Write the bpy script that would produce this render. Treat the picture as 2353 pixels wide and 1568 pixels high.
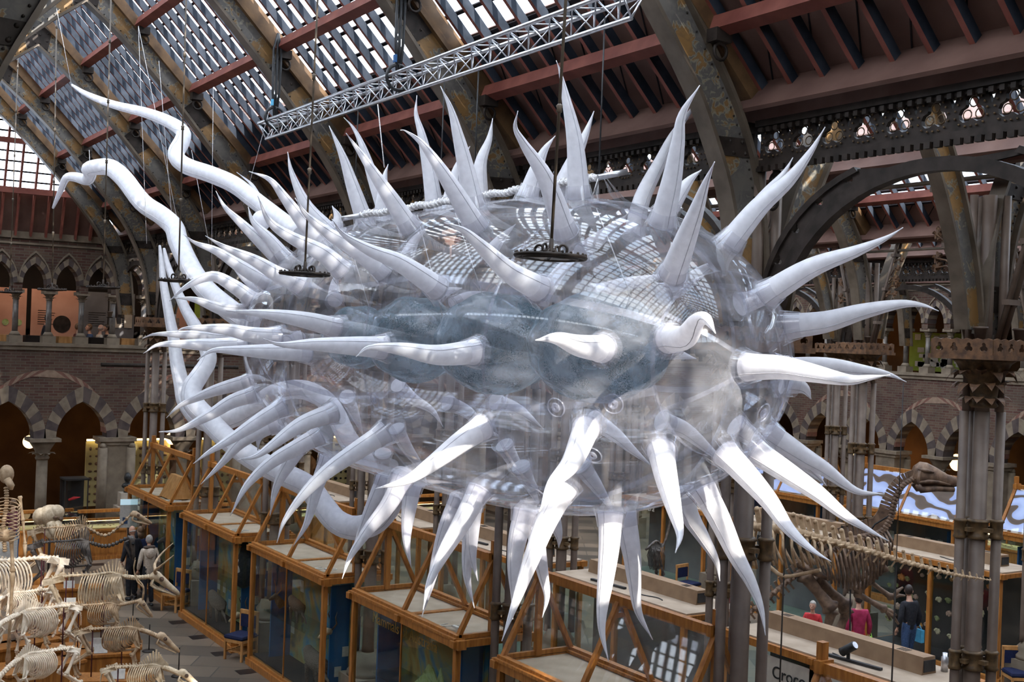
import bpy, bmesh, math, random
from mathutils import Vector, Matrix
from math import sin, cos, pi, radians, sqrt, atan2
random.seed(7)
C = bpy.context.scene
COL = C.collection
for o in list(bpy.data.objects):
    bpy.data.objects.remove(o, do_unlink=True)

# ---------------------------------------------------------------- camera
CH = 6.7                                   # eye height on the first-floor gallery
FPX, YAW, PITCH, ROLL = 2753.4, .5674, -.00118, .03792
_fw = Vector((sin(YAW)*cos(PITCH), cos(YAW)*cos(PITCH), sin(PITCH)))
_r0 = Vector((cos(YAW), -sin(YAW), 0)); _u0 = _r0.cross(_fw)
CR = cos(ROLL)*_r0 + sin(ROLL)*_u0
CU = -sin(ROLL)*_r0 + cos(ROLL)*_u0
cam = bpy.data.objects.new('camera', bpy.data.cameras.new('camera'))
COL.objects.link(cam)
cam.data.sensor_width = 36; cam.data.lens = FPX/2353*36
cam.data.clip_start = .1; cam.data.clip_end = 400
m = Matrix((CR, CU, -_fw)).transposed().to_4x4(); m.translation = (0, 0, CH)
cam.matrix_world = m
C.camera = cam

# ---------------------------------------------------------------- sky, sun, exposure
C.view_settings.view_transform = 'Standard'
C.view_settings.look = 'None'
C.view_settings.exposure = 0.0
C.view_settings.gamma = 1.0
C.view_settings.use_curve_mapping = False
w = bpy.data.worlds.new('sky'); C.world = w; w.use_nodes = True
wn = w.node_tree.nodes; wl = w.node_tree.links
bg = wn['Background']
tc = wn.new('ShaderNodeTexCoord'); nz = wn.new('ShaderNodeTexNoise'); rp = wn.new('ShaderNodeValToRGB')
nz.inputs['Scale'].default_value = 3.0; nz.inputs['Detail'].default_value = 3
rp.color_ramp.elements[0].position = .38; rp.color_ramp.elements[0].color = (.66, .80, 1.0, 1)
rp.color_ramp.elements[1].position = .62; rp.color_ramp.elements[1].color = (1.0, .99, .97, 1)
wl.new(tc.outputs['Generated'], nz.inputs['Vector']); wl.new(nz.outputs['Fac'], rp.inputs['Fac'])
wl.new(rp.outputs['Color'], bg.inputs['Color'])
bg.inputs['Strength'].default_value = 9.0
sd = bpy.data.lights.new('sun', 'SUN'); sd.energy = 17.0; sd.angle = radians(.6); sd.color = (1.0, .93, .84)
so = bpy.data.objects.new('sun', sd); COL.objects.link(so)
SUN_DIR = Vector((.07, 1.0, -.54))
so.rotation_euler = (-SUN_DIR).to_track_quat('Z', 'Y').to_euler()
so.location = (20, -10, 40)

# ---------------------------------------------------------------- pixel rays (layout measured from the photograph)
CAM = Vector((0, 0, CH))
def ray(px, py):
    return _fw + CR*((px-1176.5)/FPX) - CU*((py-784)/FPX)
def at(px, py, x=None, y=None, z=None, d=None):
    r = ray(px, py)
    if x is not None: t = x/r.x
    elif y is not None: t = y/r.y
    elif z is not None: t = (z-CH)/r.z
    else: t = d
    return CAM + r*t

# ---------------------------------------------------------------- object helpers
def tag(o, label=None, cat=None, group=None, kind=None):
    if label: o['label'] = label
    if cat: o['category'] = cat
    if group: o['group'] = group
    if kind: o['kind'] = kind
    return o
def empty(name, loc=(0, 0, 0), rz=0, label=None, cat=None, group=None, kind=None, parent=None):
    o = bpy.data.objects.new(name, None); COL.objects.link(o); o.empty_display_size = .1
    o.location = loc; o.rotation_euler = (0, 0, rz)
    if parent: o.parent = parent
    return tag(o, label, cat, group, kind)
def link(name, me, parent=None):
    o = bpy.data.objects.new(name, me); COL.objects.link(o)
    if parent: o.parent = parent
    return o
def copy_tree(o, parent=None):
    c = o.copy(); COL.objects.link(c); c.parent = parent
    if parent: c.matrix_parent_inverse = o.matrix_parent_inverse.copy()
    for ch in KIDS.get(o.name, []):
        copy_tree(bpy.data.objects[ch], c)
        KIDS.setdefault(c.name, [])
    return c
class _K(dict):
    pass
KIDS = {}
def kids(o):
    return [c for c in bpy.data.objects if c.parent == o]
def copy_tree(o, parent=None):
    c = o.copy(); COL.objects.link(c); c.parent = parent
    for ch in kids(o): copy_tree(ch, c)
    return c

def frame(d, up=Vector((0, 0, 1))):
    d = d.normalized()
    s = d.cross(up)
    if s.length < 1e-4: s = d.cross(Vector((1, 0, 0)))
    s.normalize(); return s, s.cross(d).normalized()

class MB:
    """collects shapes; build() links them as one mesh object"""
    def __init__(s): s.v = []; s.f = []; s.m = []; s.sm = []
    def face(s, idx, m=0, smooth=False): s.f.append(idx); s.m.append(m); s.sm.append(smooth)
    def quad(s, a, b, c, d, m=0):
        n = len(s.v); s.v += [Vector(a), Vector(b), Vector(c), Vector(d)]; s.face((n, n+1, n+2, n+3), m); return s
    def box(s, c, size, m=0, rz=0, mt=None, faces=None):
        n = len(s.v); c = Vector(c); hx, hy, hz = size[0]/2, size[1]/2, size[2]/2
        R = Matrix.Rotation(rz, 3, 'Z') if rz else None
        for sx in (-1, 1):
            for sy in (-1, 1):
                for sz in (-1, 1):
                    p = Vector((sx*hx, sy*hy, sz*hz))
                    if R: p = R @ p
                    s.v.append(c+p)
        q = [(0, 1, 3, 2), (4, 6, 7, 5), (0, 4, 5, 1), (2, 3, 7, 6), (0, 2, 6, 4), (1, 5, 7, 3)]  # -x +x -y +y -z +z
        for i, f in enumerate(q):
            s.face(tuple(n+k for k in f), (faces[i] if faces else m))
        return s
    def b2(s, a, b, m=0):
        a = Vector(a); b = Vector(b)
        return s.box((a+b)/2, [abs(k) for k in (b-a)], m)
    def bar(s, p0, p1, w, h, m=0, up=Vector((0, 0, 1)), mbot=None):
        p0 = Vector(p0); p1 = Vector(p1); sd_, u = frame(p1-p0, Vector(up)); n = len(s.v)
        for p in (p0, p1):
            for a, b in ((-1, -1), (1, -1), (1, 1), (-1, 1)):
                s.v.append(p+sd_*(a*w/2)+u*(b*h/2))
        mm = [m, m, m, m]
        if mbot is not None: mm[0] = mbot
        for k in range(4):
            s.face((n+k, n+(k+1) % 4, n+4+(k+1) % 4, n+4+k), mm[k])
        s.face((n+3, n+2, n+1, n), m); s.face((n+4, n+5, n+6, n+7), m)
        return s
    def tube(s, pts, r, seg=8, m=0, cap=True, smooth=True, flat=1.0, up=Vector((0, 0, 1))):
        pts = [Vector(p) for p in pts]; N = len(pts)
        if not isinstance(r, (list, tuple)): r = [r]*N
        n = len(s.v); prev = None
        for i, p in enumerate(pts):
            d = (pts[min(i+1, N-1)]-pts[max(i-1, 0)])
            if d.length < 1e-7: d = Vector((0, 0, 1))
            d.normalize()
            if prev is None:
                a, b = frame(d, up)
            else:
                a = prev - d*prev.dot(d)
                if a.length < 1e-5: a = frame(d, up)[0]
                a.normalize(); b = a.cross(d).normalized()
            prev = a
            for k in range(seg):
                t = 2*pi*k/seg
                s.v.append(p+a*(cos(t)*r[i])+b*(sin(t)*r[i]*flat))
        for i in range(N-1):
            for k in range(seg):
                k2 = (k+1) % seg
                s.face((n+i*seg+k, n+i*seg+k2, n+(i+1)*seg+k2, n+(i+1)*seg+k), m, smooth)
        if cap:
            s.face(tuple(n+k for k in range(seg))[::-1], m); s.face(tuple(n+(N-1)*seg+k for k in range(seg)), m)
        return s
    def lathe(s, prof, c=(0, 0, 0), seg=16, m=0, axis='Z', smooth=True, ph=0, mfun=None):
        c = Vector(c); n = len(s.v)
        for (r, z) in prof:
            for k in range(seg):
                t = 2*pi*k/seg+ph
                a, b = cos(t)*r, sin(t)*r
                s.v.append(c+(Vector((a, b, z)) if axis == 'Z' else Vector((a, z, b)) if axis == 'Y' else Vector((z, a, b))))
        for i in range(len(prof)-1):
            for k in range(seg):
                k2 = (k+1) % seg
                s.face((n+i*seg+k, n+i*seg+k2, n+(i+1)*seg+k2, n+(i+1)*seg+k), mfun(i, k) if mfun else m, smooth)
        s.face(tuple(n+k for k in range(seg))[::-1], m); s.face(tuple(n+(len(prof)-1)*seg+k for k in range(seg)), m)
        return s
    def ball(s, c, r, seg=12, rings=8, m=0, R=None):
        c = Vector(c); r = Vector((r, r, r)) if not isinstance(r, (tuple, list, Vector)) else Vector(r); n = len(s.v)
        for i in range(1, rings):
            t = pi*i/rings
            for k in range(seg):
                a = 2*pi*k/seg
                p = Vector((sin(t)*cos(a)*r.x, sin(t)*sin(a)*r.y, cos(t)*r.z))
                if R: p = R @ p
                s.v.append(c+p)
        top = Vector((0, 0, r.z)); bot = -top
        if R: top = R @ top; bot = R @ bot
        s.v += [c+top, c+bot]; T = len(s.v)-2
        for i in range(rings-2):
            for k in range(seg):
                k2 = (k+1) % seg
                s.face((n+i*seg+k, n+(i+1)*seg+k, n+(i+1)*seg+k2, n+i*seg+k2), m, True)
        for k in range(seg):
            k2 = (k+1) % seg
            s.face((T, n+k, n+k2), m, True); s.face((T+1, n+(rings-2)*seg+k2, n+(rings-2)*seg+k), m, True)
        return s
    def ring(s, c, R_, r, seg=24, s2=6, m=0, nrm=Vector((0, 0, 1)), squash=1):
        a, b = frame(Vector(nrm), Vector((0, 1, 0))); c = Vector(c); n = len(s.v); nr = Vector(nrm).normalized()
        for i in range(seg):
            t = 2*pi*i/seg; rad = a*cos(t)+b*sin(t)
            for k in range(s2):
                q = 2*pi*k/s2
                s.v.append(c+rad*(R_+cos(q)*r)+nr*(sin(q)*r*squash))
        for i in range(seg):
            for k in range(s2):
                i2 = (i+1) % seg; k2 = (k+1) % s2
                s.face((n+i*s2+k, n+i2*s2+k, n+i2*s2+k2, n+i*s2+k2), m, True)
        return s
    def mesh(s, mats=()):
        me = bpy.data.meshes.new('m')
        me.from_pydata([tuple(v) for v in s.v], [], s.f)
        if not isinstance(mats, (list, tuple)): mats = [mats]
        for mm in mats: me.materials.append(mm)
        if s.f:
            me.polygons.foreach_set('material_index', s.m)
            me.polygons.foreach_set('use_smooth', s.sm)
        me.update(); return me
    def build(s, name, mats, parent=None):
        return link(name, s.mesh(mats), parent)

def plate(polys, thick, M=None, mats=(), bevel=0):
    """flat plate with holes: polys[0] outer, rest holes (2D points); returns mesh, local x,y in plane, z thickness"""
    cu = bpy.data.curves.new('c', 'CURVE'); cu.dimensions = '2D'; cu.fill_mode = 'BOTH'; cu.extrude = thick/2
    for pl in polys:
        sp = cu.splines.new('POLY'); sp.points.add(len(pl)-1)
        for p, q in zip(sp.points, pl): p.co = (q[0], q[1], 0, 1)
        sp.use_cyclic_u = True
    ob = bpy.data.objects.new('t', cu); COL.objects.link(ob)
    bpy.context.view_layer.update()
    me = bpy.data.meshes.new_from_object(ob.evaluated_get(bpy.context.evaluated_depsgraph_get()))
    bpy.data.objects.remove(ob, do_unlink=True)
    me.materials.clear()
    if not isinstance(mats, (list, tuple)): mats = [mats]
    for mm in mats: me.materials.append(mm)
    if M is not None: me.transform(M)
    return me
def addmesh(mb, me, m=0):
    n = len(mb.v); mb.v += [v.co.copy() for v in me.vertices]
    for p in me.polygons: mb.face(tuple(n+i for i in p.vertices), m, False)
def lerp(a, b, t): return a+(b-a)*t
def smooth_path(pts, n=4):
    """Catmull-Rom through the points"""
    P = [Vector(p) for p in pts]
    P = [P[0]*2-P[1]]+P+[P[-1]*2-P[-2]]; out = []
    for i in range(1, len(P)-2):
        a, b, c, d = P[i-1:i+3]
        for k in range(n):
            t = k/n
            out.append(.5*((2*b)+(c-a)*t+(2*a-5*b+4*c-d)*t*t+(3*b-a-3*c+d)*t**3))
    out.append(P[-2]); return out
FONT = None
def text_obj(name, body, size, mat, parent, loc, rot, ext=.003, align='LEFT'):
    cu = bpy.data.curves.new('t', 'FONT'); cu.body = body; cu.size = size; cu.extrude = ext; cu.align_x = align
    ob = bpy.data.objects.new('t', cu); COL.objects.link(ob); bpy.context.view_layer.update()
    me = bpy.data.meshes.new_from_object(ob.evaluated_get(bpy.context.evaluated_depsgraph_get()))
    bpy.data.objects.remove(ob, do_unlink=True)
    me.materials.clear(); me.materials.append(mat)
    o = link(name, me, parent); o.location = loc; o.rotation_euler = rot; return o
# ---------------------------------------------------------------- materials
M = {}
def nm(name):
    m = bpy.data.materials.new(name); m.use_nodes = True; M[name] = m
    return m, m.node_tree.nodes, m.node_tree.links, m.node_tree.nodes['Principled BSDF']
def ramp(n, stops):
    r = n.new('ShaderNodeValToRGB'); e = r.color_ramp.elements
    while len(e) < len(stops): e.new(.5)
    for k, (p, c) in enumerate(stops): e[k].position = p; e[k].color = (*c, 1)
    return r
def mottled(name, c1, c2, scale=4, rough=.6, metal=0, bump=.0, detail=5, lo=.35, hi=.65, stretch=None, gen=False, spec=.35):
    m, n, l, p = nm(name)
    tc = n.new('ShaderNodeTexCoord'); mp = n.new('ShaderNodeMapping')
    if stretch: mp.inputs['Scale'].default_value = stretch
    t = n.new('ShaderNodeTexNoise'); t.inputs['Scale'].default_value = scale; t.inputs['Detail'].default_value = detail
    r = ramp(n, [(lo, c1), (hi, c2)])
    l.new(tc.outputs['Object'], mp.inputs['Vector']); l.new(mp.outputs['Vector'], t.inputs['Vector'])
    l.new(t.outputs['Fac'], r.inputs['Fac']); l.new(r.outputs['Color'], p.inputs['Base Color'])
    p.inputs['Roughness'].default_value = rough; p.inputs['Metallic'].default_value = metal
    p.inputs['Specular IOR Level'].default_value = spec
    if bump:
        b = n.new('ShaderNodeBump'); b.inputs['Strength'].default_value = bump; b.inputs['Distance'].default_value = .02
        l.new(t.outputs['Fac'], b.inputs['Height']); l.new(b.outputs['Normal'], p.inputs['Normal'])
    return m
def glow(name, col, s):
    m, n, l, p = nm(name)
    p.inputs['Base Color'].default_value = (*col, 1)
    p.inputs['Emission Color'].default_value = (*col, 1); p.inputs['Emission Strength'].default_value = s
    return m
mottled('red_paint', (0.1382, 0.0345, 0.0237), (0.2074, 0.0627, 0.0422), 3, .6, bump=.2)
mottled('pink_board', (0.0839, 0.0397, 0.0297), (0.1531, 0.0827, 0.0624), 1.6, .75, bump=.3, lo=.3, hi=.7)
mottled('pink_plaster', (0.1215, 0.0625, 0.0495), (0.1701, 0.0992, 0.0792), 2.2, .8, bump=.2)
mottled('rafter_dark', (.022, .026, .034), (.045, .052, .066), 3, 1.0, spec=.02)
mottled('batten', (.014, .012, .013), (.03, .026, .028), 4, 1.0, spec=.02)
mottled('beam_wood', (0.0713, 0.0353, 0.0132), (0.1296, 0.0676, 0.0264), 2, .6, stretch=(3, 3, 3), bump=.2)
mottled('iron', (.016, .0115, .009), (.036, .026, .021), 6, .55, bump=.2, spec=.2)
mottled('iron_column', (0.0904, 0.0608, 0.0464), (0.1406, 0.1003, 0.0764), 3, .5, bump=.1)
mottled('iron_gilt', (0.0540, 0.0319, 0.0154), (0.1296, 0.0760, 0.0330), 14, .5, bump=.3)
mottled('rust_leaf', (0.0583, 0.0294, 0.0158), (0.1555, 0.0764, 0.0343), 9, .65, bump=.4)
mottled('flange', (0.0674, 0.0494, 0.0338), (0.1244, 0.0941, 0.0676), 3, .5)
mottled('stone', (0.1414, 0.1077, 0.0761), (0.2121, 0.1649, 0.1193), 3, .85, bump=.3)
mottled('stone_dark', (0.0518, 0.0373, 0.0352), (0.0864, 0.0647, 0.0581), 3, .85, bump=.2)
mottled('stone_light', (0.1515, 0.1146, 0.0802), (0.2121, 0.1649, 0.1193), 5, .85, bump=.2)
mottled('marble_grey', (0.0907, 0.0764, 0.0686), (0.1555, 0.1294, 0.1109), 6, .3)
mottled('oak', (0.2479, 0.0875, 0.0165), (0.4039, 0.1583, 0.0337), 2.5, .38, stretch=(9, 9, 1.2), bump=.1)
mottled('oak_pale', (0.3305, 0.1499, 0.0449), (0.4957, 0.2499, 0.0898), 2.5, .45, stretch=(4, 4, 1))
mottled('shelf_board', (0.2865, 0.2149, 0.1526), (0.3635, 0.2799, 0.2065), 3, .8)
mottled('cardboard', (0.2009, 0.1215, 0.0682), (0.2678, 0.1701, 0.0982), 3, .7)
mottled('bone', (0.4212, 0.3087, 0.1914), (0.6318, 0.4998, 0.3432), 12, .55, bump=.2)
mottled('bone_white', (0.7182, 0.5772, 0.4180), (0.9029, 0.7634, 0.6019), 12, .5, bump=.15)
mottled('bone_dark', (0.0360, 0.0280, 0.0240), (0.1040, 0.0840, 0.0720), 12, .35, bump=.2)
mottled('bone_brown', (0.0648, 0.0365, 0.0238), (0.1944, 0.1176, 0.0739), 7, .6, bump=.5)
mottled('bone_tan', (0.3024, 0.1921, 0.1047), (0.4990, 0.3567, 0.2218), 10, .6, bump=.2)
mottled('alu', (0.4960, 0.4960, 0.5200), (0.6400, 0.6400, 0.6720), 20, .28, .85)
mottled('black_metal', (.012, .012, .013), (.03, .03, .032), 10, .4)
mottled('black_cloth', (.010, .010, .014), (.022, .022, .028), 20, .85)
mottled('navy_cloth', (.012, .018, .05), (.02, .032, .09), 30, .85)
mottled('denim', (.02, .045, .10), (.045, .08, .17), 40, .85)
mottled('maroon', (.06, .012, .018), (.10, .022, .03), 20, .85)
mottled('magenta', (.26, .012, .05), (.38, .025, .085), 10, .8)
mottled('red_cloth', (.38, .02, .025), (.5, .03, .035), 10, .8)
mottled('white_coat', (0.4147, 0.3293, 0.2534), (0.5702, 0.4704, 0.3731), 30, .8, bump=.4)
mottled('fur', (0.0800, 0.0550, 0.0400), (0.1500, 0.1100, 0.0850), 60, .9, bump=.8)
mottled('skin', (.42, .22, .15), (.52, .29, .20), 10, .55)
mottled('hair_dark', (.018, .012, .01), (.04, .025, .02), 50, .5)
mottled('hair_grey', (.28, .25, .22), (.42, .38, .34), 50, .6)
mottled('hair_brown', (.10, .055, .03), (.18, .10, .05), 50, .5)
mottled('seat_blue', (0.0021, 0.0053, 0.0297), (0.0039, 0.0088, 0.0473), 30, .8, bump=.2)
mottled('lime', (.16, .42, .02), (.24, .55, .04), 10, .5)
mottled('cyan_bag', (.05, .3, .5), (.1, .4, .62), 10, .5)
mottled('paper', (0.4553, 0.4265, 0.3830), (0.5435, 0.5064, 0.4547), 20, .7)
mottled('panel_salmon', (.42, .20, .135), (.52, .27, .19), 1.5, .7)
mottled('panel_grey', (.10, .095, .10), (.16, .15, .155), 1.5, .7)
mottled('panel_green', (.20, .27, .03), (.30, .38, .06), 1.5, .7)
mottled('backboard_yellow', (.46, .38, .16), (.60, .52, .26), 1.2, .8)
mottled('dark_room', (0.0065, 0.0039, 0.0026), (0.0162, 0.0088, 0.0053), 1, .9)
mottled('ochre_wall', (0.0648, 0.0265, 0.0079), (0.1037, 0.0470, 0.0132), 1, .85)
mottled('plinth_white', (0.3564, 0.3058, 0.2534), (0.4406, 0.3822, 0.3168), 5, .6)
mottled('rope', (.50, .48, .48), (.8, .78, .78), 60, .8, bump=.6)
mottled('case_black', (.008, .008, .009), (.02, .018, .018), 3, .5)
mottled('pale_floor', (0.1296, 0.1617, 0.1320), (0.1836, 0.2156, 0.1760), 2, .6)
mottled('blue_panel', (0.0108, 0.0630, 0.1800), (0.0180, 0.1080, 0.2700), 1.5, .6)
mottled('coral_cream', (.5, .38, .22), (.75, .62, .42), 25, .8, bump=.6)
mottled('coral_orange', (.5, .18, .04), (.7, .30, .08), 25, .8, bump=.6)
mottled('coral_olive', (.18, .20, .07), (.34, .34, .14), 25, .8, bump=.6)
mottled('coral_pink', (.45, .24, .18), (.66, .42, .32), 25, .8, bump=.6)
mottled('penguin_black', (.012, .012, .013), (.04, .035, .035), 20, .7)
mottled('brass', (.40, .26, .08), (.55, .38, .14), 20, .35, .8)
glow('lamp_glass', (1.0, .70, .36), 2.6)
glow('strip_light', (1.0, .72, .30), 4.5)
glow('spot_lens', (.9, .9, 1.0), .4)
glow('header_glow', (.55, .75, .85), .5)  # blue with a glow of its own, for the poster's header strip

# art panel in the tall cases: sea-blue, ochre and dark patches
m, n, l, p = nm('case_art')
tc = n.new('ShaderNodeTexCoord'); t = n.new('ShaderNodeTexNoise'); t.inputs['Scale'].default_value = 1.1; t.inputs['Detail'].default_value = 6; t.inputs['Distortion'].default_value = 1.2
r = ramp(n, [(.30, (.02, .09, .20)), (.42, (.05, .20, .32)), (.5, (.26, .26, .12)), (.58, (.30, .20, .06)), (.7, (.05, .06, .05))])
l.new(tc.outputs['Object'], t.inputs['Vector']); l.new(t.outputs['Fac'], r.inputs['Fac']); l.new(r.outputs['Color'], p.inputs['Base Color']); p.inputs['Roughness'].default_value = .6
m, n, l, p = nm('case_art_green')
tc = n.new('ShaderNodeTexCoord'); t = n.new('ShaderNodeTexNoise'); t.inputs['Scale'].default_value = 2.3; t.inputs['Detail'].default_value = 6; t.inputs['Distortion'].default_value = 2.0
r = ramp(n, [(.30, (.16, .24, .05)), (.45, (.30, .36, .12)), (.55, (.36, .42, .20)), (.7, (.10, .16, .03))])
l.new(tc.outputs['Object'], t.inputs['Vector']); l.new(t.outputs['Fac'], r.inputs['Fac']); l.new(r.outputs['Color'], p.inputs['Base Color'])
# branch artwork on the far sloping cases
m, n, l, p = nm('branch_art')
tc = n.new('ShaderNodeTexCoord'); mp = n.new('ShaderNodeMapping'); mp.inputs['Rotation'].default_value = (.3, .5, .2)
t = n.new('ShaderNodeTexWave'); t.inputs['Scale'].default_value = .9; t.inputs['Distortion'].default_value = 9; t.inputs['Detail'].default_value = 1.5; t.inputs['Detail Scale'].default_value = 1.2
r = ramp(n, [(.0, (.10, .055, .035)), (.22, (.16, .09, .06)), (.27, (.40, .46, .78)), (1, (.56, .62, .92))])
l.new(tc.outputs['Object'], mp.inputs['Vector']); l.new(mp.outputs['Vector'], t.inputs['Vector']); l.new(t.outputs['Fac'], r.inputs['Fac']); l.new(r.outputs['Color'], p.inputs['Base Color'])
p.inputs['Roughness'].default_value = .35

# painted rib: ochre scrollwork on blue grey
m, n, l, p = nm('painted_rib')
tc = n.new('ShaderNodeTexCoord'); v = n.new('ShaderNodeTexVoronoi'); v.inputs['Scale'].default_value = 2.6
t = n.new('ShaderNodeTexNoise'); t.inputs['Scale'].default_value = 7; t.inputs['Detail'].default_value = 6; t.inputs['Distortion'].default_value = 1.5
mx = n.new('ShaderNodeMix'); mx.data_type = 'FLOAT'; mx.inputs[0].default_value = .55
r = ramp(n, [(.38, (.20, .105, .03)), (.47, (.15, .08, .025)), (.50, (.20, .175, .13)), (.54, (.075, .068, .062)), (.7, (.115, .10, .085))])
l.new(tc.outputs['Object'], v.inputs['Vector']); l.new(tc.outputs['Object'], t.inputs['Vector'])
l.new(v.outputs['Distance'], mx.inputs[2]); l.new(t.outputs['Fac'], mx.inputs[3]); l.new(mx.outputs[0], r.inputs['Fac'])
l.new(r.outputs['Color'], p.inputs['Base Color']); p.inputs['Roughness'].default_value = .6

def bricks(name, axis):
    m, n, l, p = nm(name)
    tc = n.new('ShaderNodeTexCoord'); sx = n.new('ShaderNodeSeparateXYZ'); cb = n.new('ShaderNodeCombineXYZ')
    l.new(tc.outputs['Object'], sx.inputs[0]); l.new(sx.outputs[axis], cb.inputs['X']); l.new(sx.outputs['Z'], cb.inputs['Y'])
    b = n.new('ShaderNodeTexBrick'); b.inputs['Scale'].default_value = 1
    b.inputs['Brick Width'].default_value = .27; b.inputs['Row Height'].default_value = .085; b.inputs['Mortar Size'].default_value = .011
    b.inputs['Color1'].default_value = (.072, .026, .018, 1); b.inputs['Color2'].default_value = (.098, .060, .040, 1); b.inputs['Mortar'].default_value = (.105, .085, .065, 1)
    t = n.new('ShaderNodeTexNoise'); t.inputs['Scale'].default_value = 1.5; t.inputs['Detail'].default_value = 4
    mx = n.new('ShaderNodeMix'); mx.data_type = 'RGBA'; mx.blend_type = 'MULTIPLY'; mx.inputs[0].default_value = .7
    r = ramp(n, [(.35, (.6, .6, .6)), (.65, (1.15, 1.1, 1.05))])
    l.new(cb.outputs[0], b.inputs['Vector']); l.new(tc.outputs['Object'], t.inputs['Vector']); l.new(t.outputs['Fac'], r.inputs['Fac'])
    l.new(b.outputs['Color'], mx.inputs[6]); l.new(r.outputs['Color'], mx.inputs[7]); l.new(mx.outputs[2], p.inputs['Base Color'])
    p.inputs['Roughness'].default_value = .9
bricks('brick_x', 'X'); bricks('brick_y', 'Y')

# floor: grey and buff pavers laid square with small black tiles
m, n, l, p = nm('floor_tiles')
tc = n.new('ShaderNodeTexCoord'); mp = n.new('ShaderNodeMapping'); mp.inputs['Rotation'].default_value = (0, 0, radians(33))
b = n.new('ShaderNodeTexBrick'); b.offset = .5; b.inputs['Scale'].default_value = 1; b.inputs['Brick Width'].default_value = 1.15; b.inputs['Row Height'].default_value = .74
b.inputs['Mortar Size'].default_value = .012; b.inputs['Color1'].default_value = (.072, .058, .046, 1); b.inputs['Color2'].default_value = (.215, .160, .115, 1); b.inputs['Mortar'].default_value = (.05, .045, .04, 1)
l.new(tc.outputs['Object'], mp.inputs['Vector']); l.new(mp.outputs['Vector'], b.inputs['Vector'])
sx = n.new('ShaderNodeSeparateXYZ'); l.new(tc.outputs['Object'], sx.inputs[0])
def mod_abs(sock, per, off):
    a = n.new('ShaderNodeMath'); a.operation = 'ADD'; a.inputs[1].default_value = off; l.new(sock, a.inputs[0])
    q = n.new('ShaderNodeMath'); q.operation = 'PINGPONG'; q.inputs[1].default_value = per/2; l.new(a.outputs[0], q.inputs[0]); return q.outputs[0]
ax = mod_abs(sx.outputs['X'], 6.42, -8.42+6.42*2); ay = mod_abs(sx.outputs['Y'], 1.47, -22.45+1.47*20)
sm = n.new('ShaderNodeMath'); sm.operation = 'MAXIMUM'; l.new(ax, sm.inputs[0]); l.new(ay, sm.inputs[1])
lt = n.new('ShaderNodeMath'); lt.operation = 'LESS_THAN'; lt.inputs[1].default_value = .175; l.new(sm.outputs[0], lt.inputs[0])
mx = n.new('ShaderNodeMix'); mx.data_type = 'RGBA'; l.new(lt.outputs[0], mx.inputs[0]); l.new(b.outputs['Color'], mx.inputs[6]); mx.inputs[7].default_value = (.012, .011, .011, 1)
l.new(mx.outputs[2], p.inputs['Base Color']); p.inputs['Roughness'].default_value = .38

# glass and clear films
def clear(name, tint, gloss_rough=.03, haze=.0, hazecol=(.8, .8, .85), fres=1.45, haze_scale=6, hlo=.45, hhi=.7, hmax=.3, gmax=1.0, stretch=None, pw_=3.6, edge=.85):
    m, n, l, p = nm(name); n.remove(p); out = n['Material Output']
    tr = n.new('ShaderNodeBsdfTransparent'); tr.inputs[0].default_value = (*tint, 1)
    gl = n.new('ShaderNodeBsdfGlossy'); gl.inputs['Roughness'].default_value = gloss_rough; gl.inputs[0].default_value = (gmax, gmax, gmax, 1)
    lw = n.new('ShaderNodeLayerWeight'); lw.inputs[0].default_value = .5
    pw = n.new('ShaderNodeMath'); pw.operation = 'POWER'; pw.inputs[1].default_value = pw_; l.new(lw.outputs['Facing'], pw.inputs[0])
    f0 = ((fres-1)/(fres+1))**2*1.6
    fr = n.new('ShaderNodeMapRange'); fr.inputs[3].default_value = f0; fr.inputs[4].default_value = edge; l.new(pw.outputs[0], fr.inputs[0])
    mx = n.new('ShaderNodeMixShader'); l.new(fr.outputs[0], mx.inputs[0]); l.new(tr.outputs[0], mx.inputs[1]); l.new(gl.outputs[0], mx.inputs[2])
    last = mx
    if haze > 0:
        df = n.new('ShaderNodeBsdfDiffuse'); df.inputs[0].default_value = (*hazecol, 1)
        ts = n.new('ShaderNodeBsdfTranslucent'); ts.inputs[0].default_value = (*hazecol, 1)
        dm = n.new('ShaderNodeMixShader'); dm.inputs[0].default_value = .45; l.new(df.outputs[0], dm.inputs[1]); l.new(ts.outputs[0], dm.inputs[2])
        tc = n.new('ShaderNodeTexCoord'); mp = n.new('ShaderNodeMapping')
        if stretch: mp.inputs['Scale'].default_value = stretch
        t = n.new('ShaderNodeTexNoise'); t.inputs['Scale'].default_value = haze_scale; t.inputs['Detail'].default_value = 8; t.inputs['Distortion'].default_value = .8
        r = n.new('ShaderNodeMapRange'); r.inputs[1].default_value = hlo; r.inputs[2].default_value = hhi; r.inputs[3].default_value = haze; r.inputs[4].default_value = hmax
        l.new(tc.outputs['Object'], mp.inputs[0]); l.new(mp.outputs[0], t.inputs['Vector']); l.new(t.outputs['Fac'], r.inputs[0])
        m2 = n.new('ShaderNodeMixShader'); l.new(r.outputs[0], m2.inputs[0]); l.new(mx.outputs[0], m2.inputs[1]); l.new(dm.outputs[0], m2.inputs[2]); last = m2
    l.new(last.outputs[0], out.inputs[0]); return m
clear('pane', (.93, .95, .94), .02, pw_=5, edge=.4)
clear('pane_green', (.80, .88, .86), .03, pw_=4.6, edge=.6)
clear('roof_glass', (.92, .96, 1.0), .1, haze=.05, hazecol=(.8, .86, .9), haze_scale=2.5, hmax=.2)
clear('film', (.95, .95, .975), .05, edge=.62, haze=.05, hazecol=(.86, .86, .93), haze_scale=2.2, hlo=.42, hhi=.75, hmax=.25, fres=1.42, stretch=(1, .6, 1.6))
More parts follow.
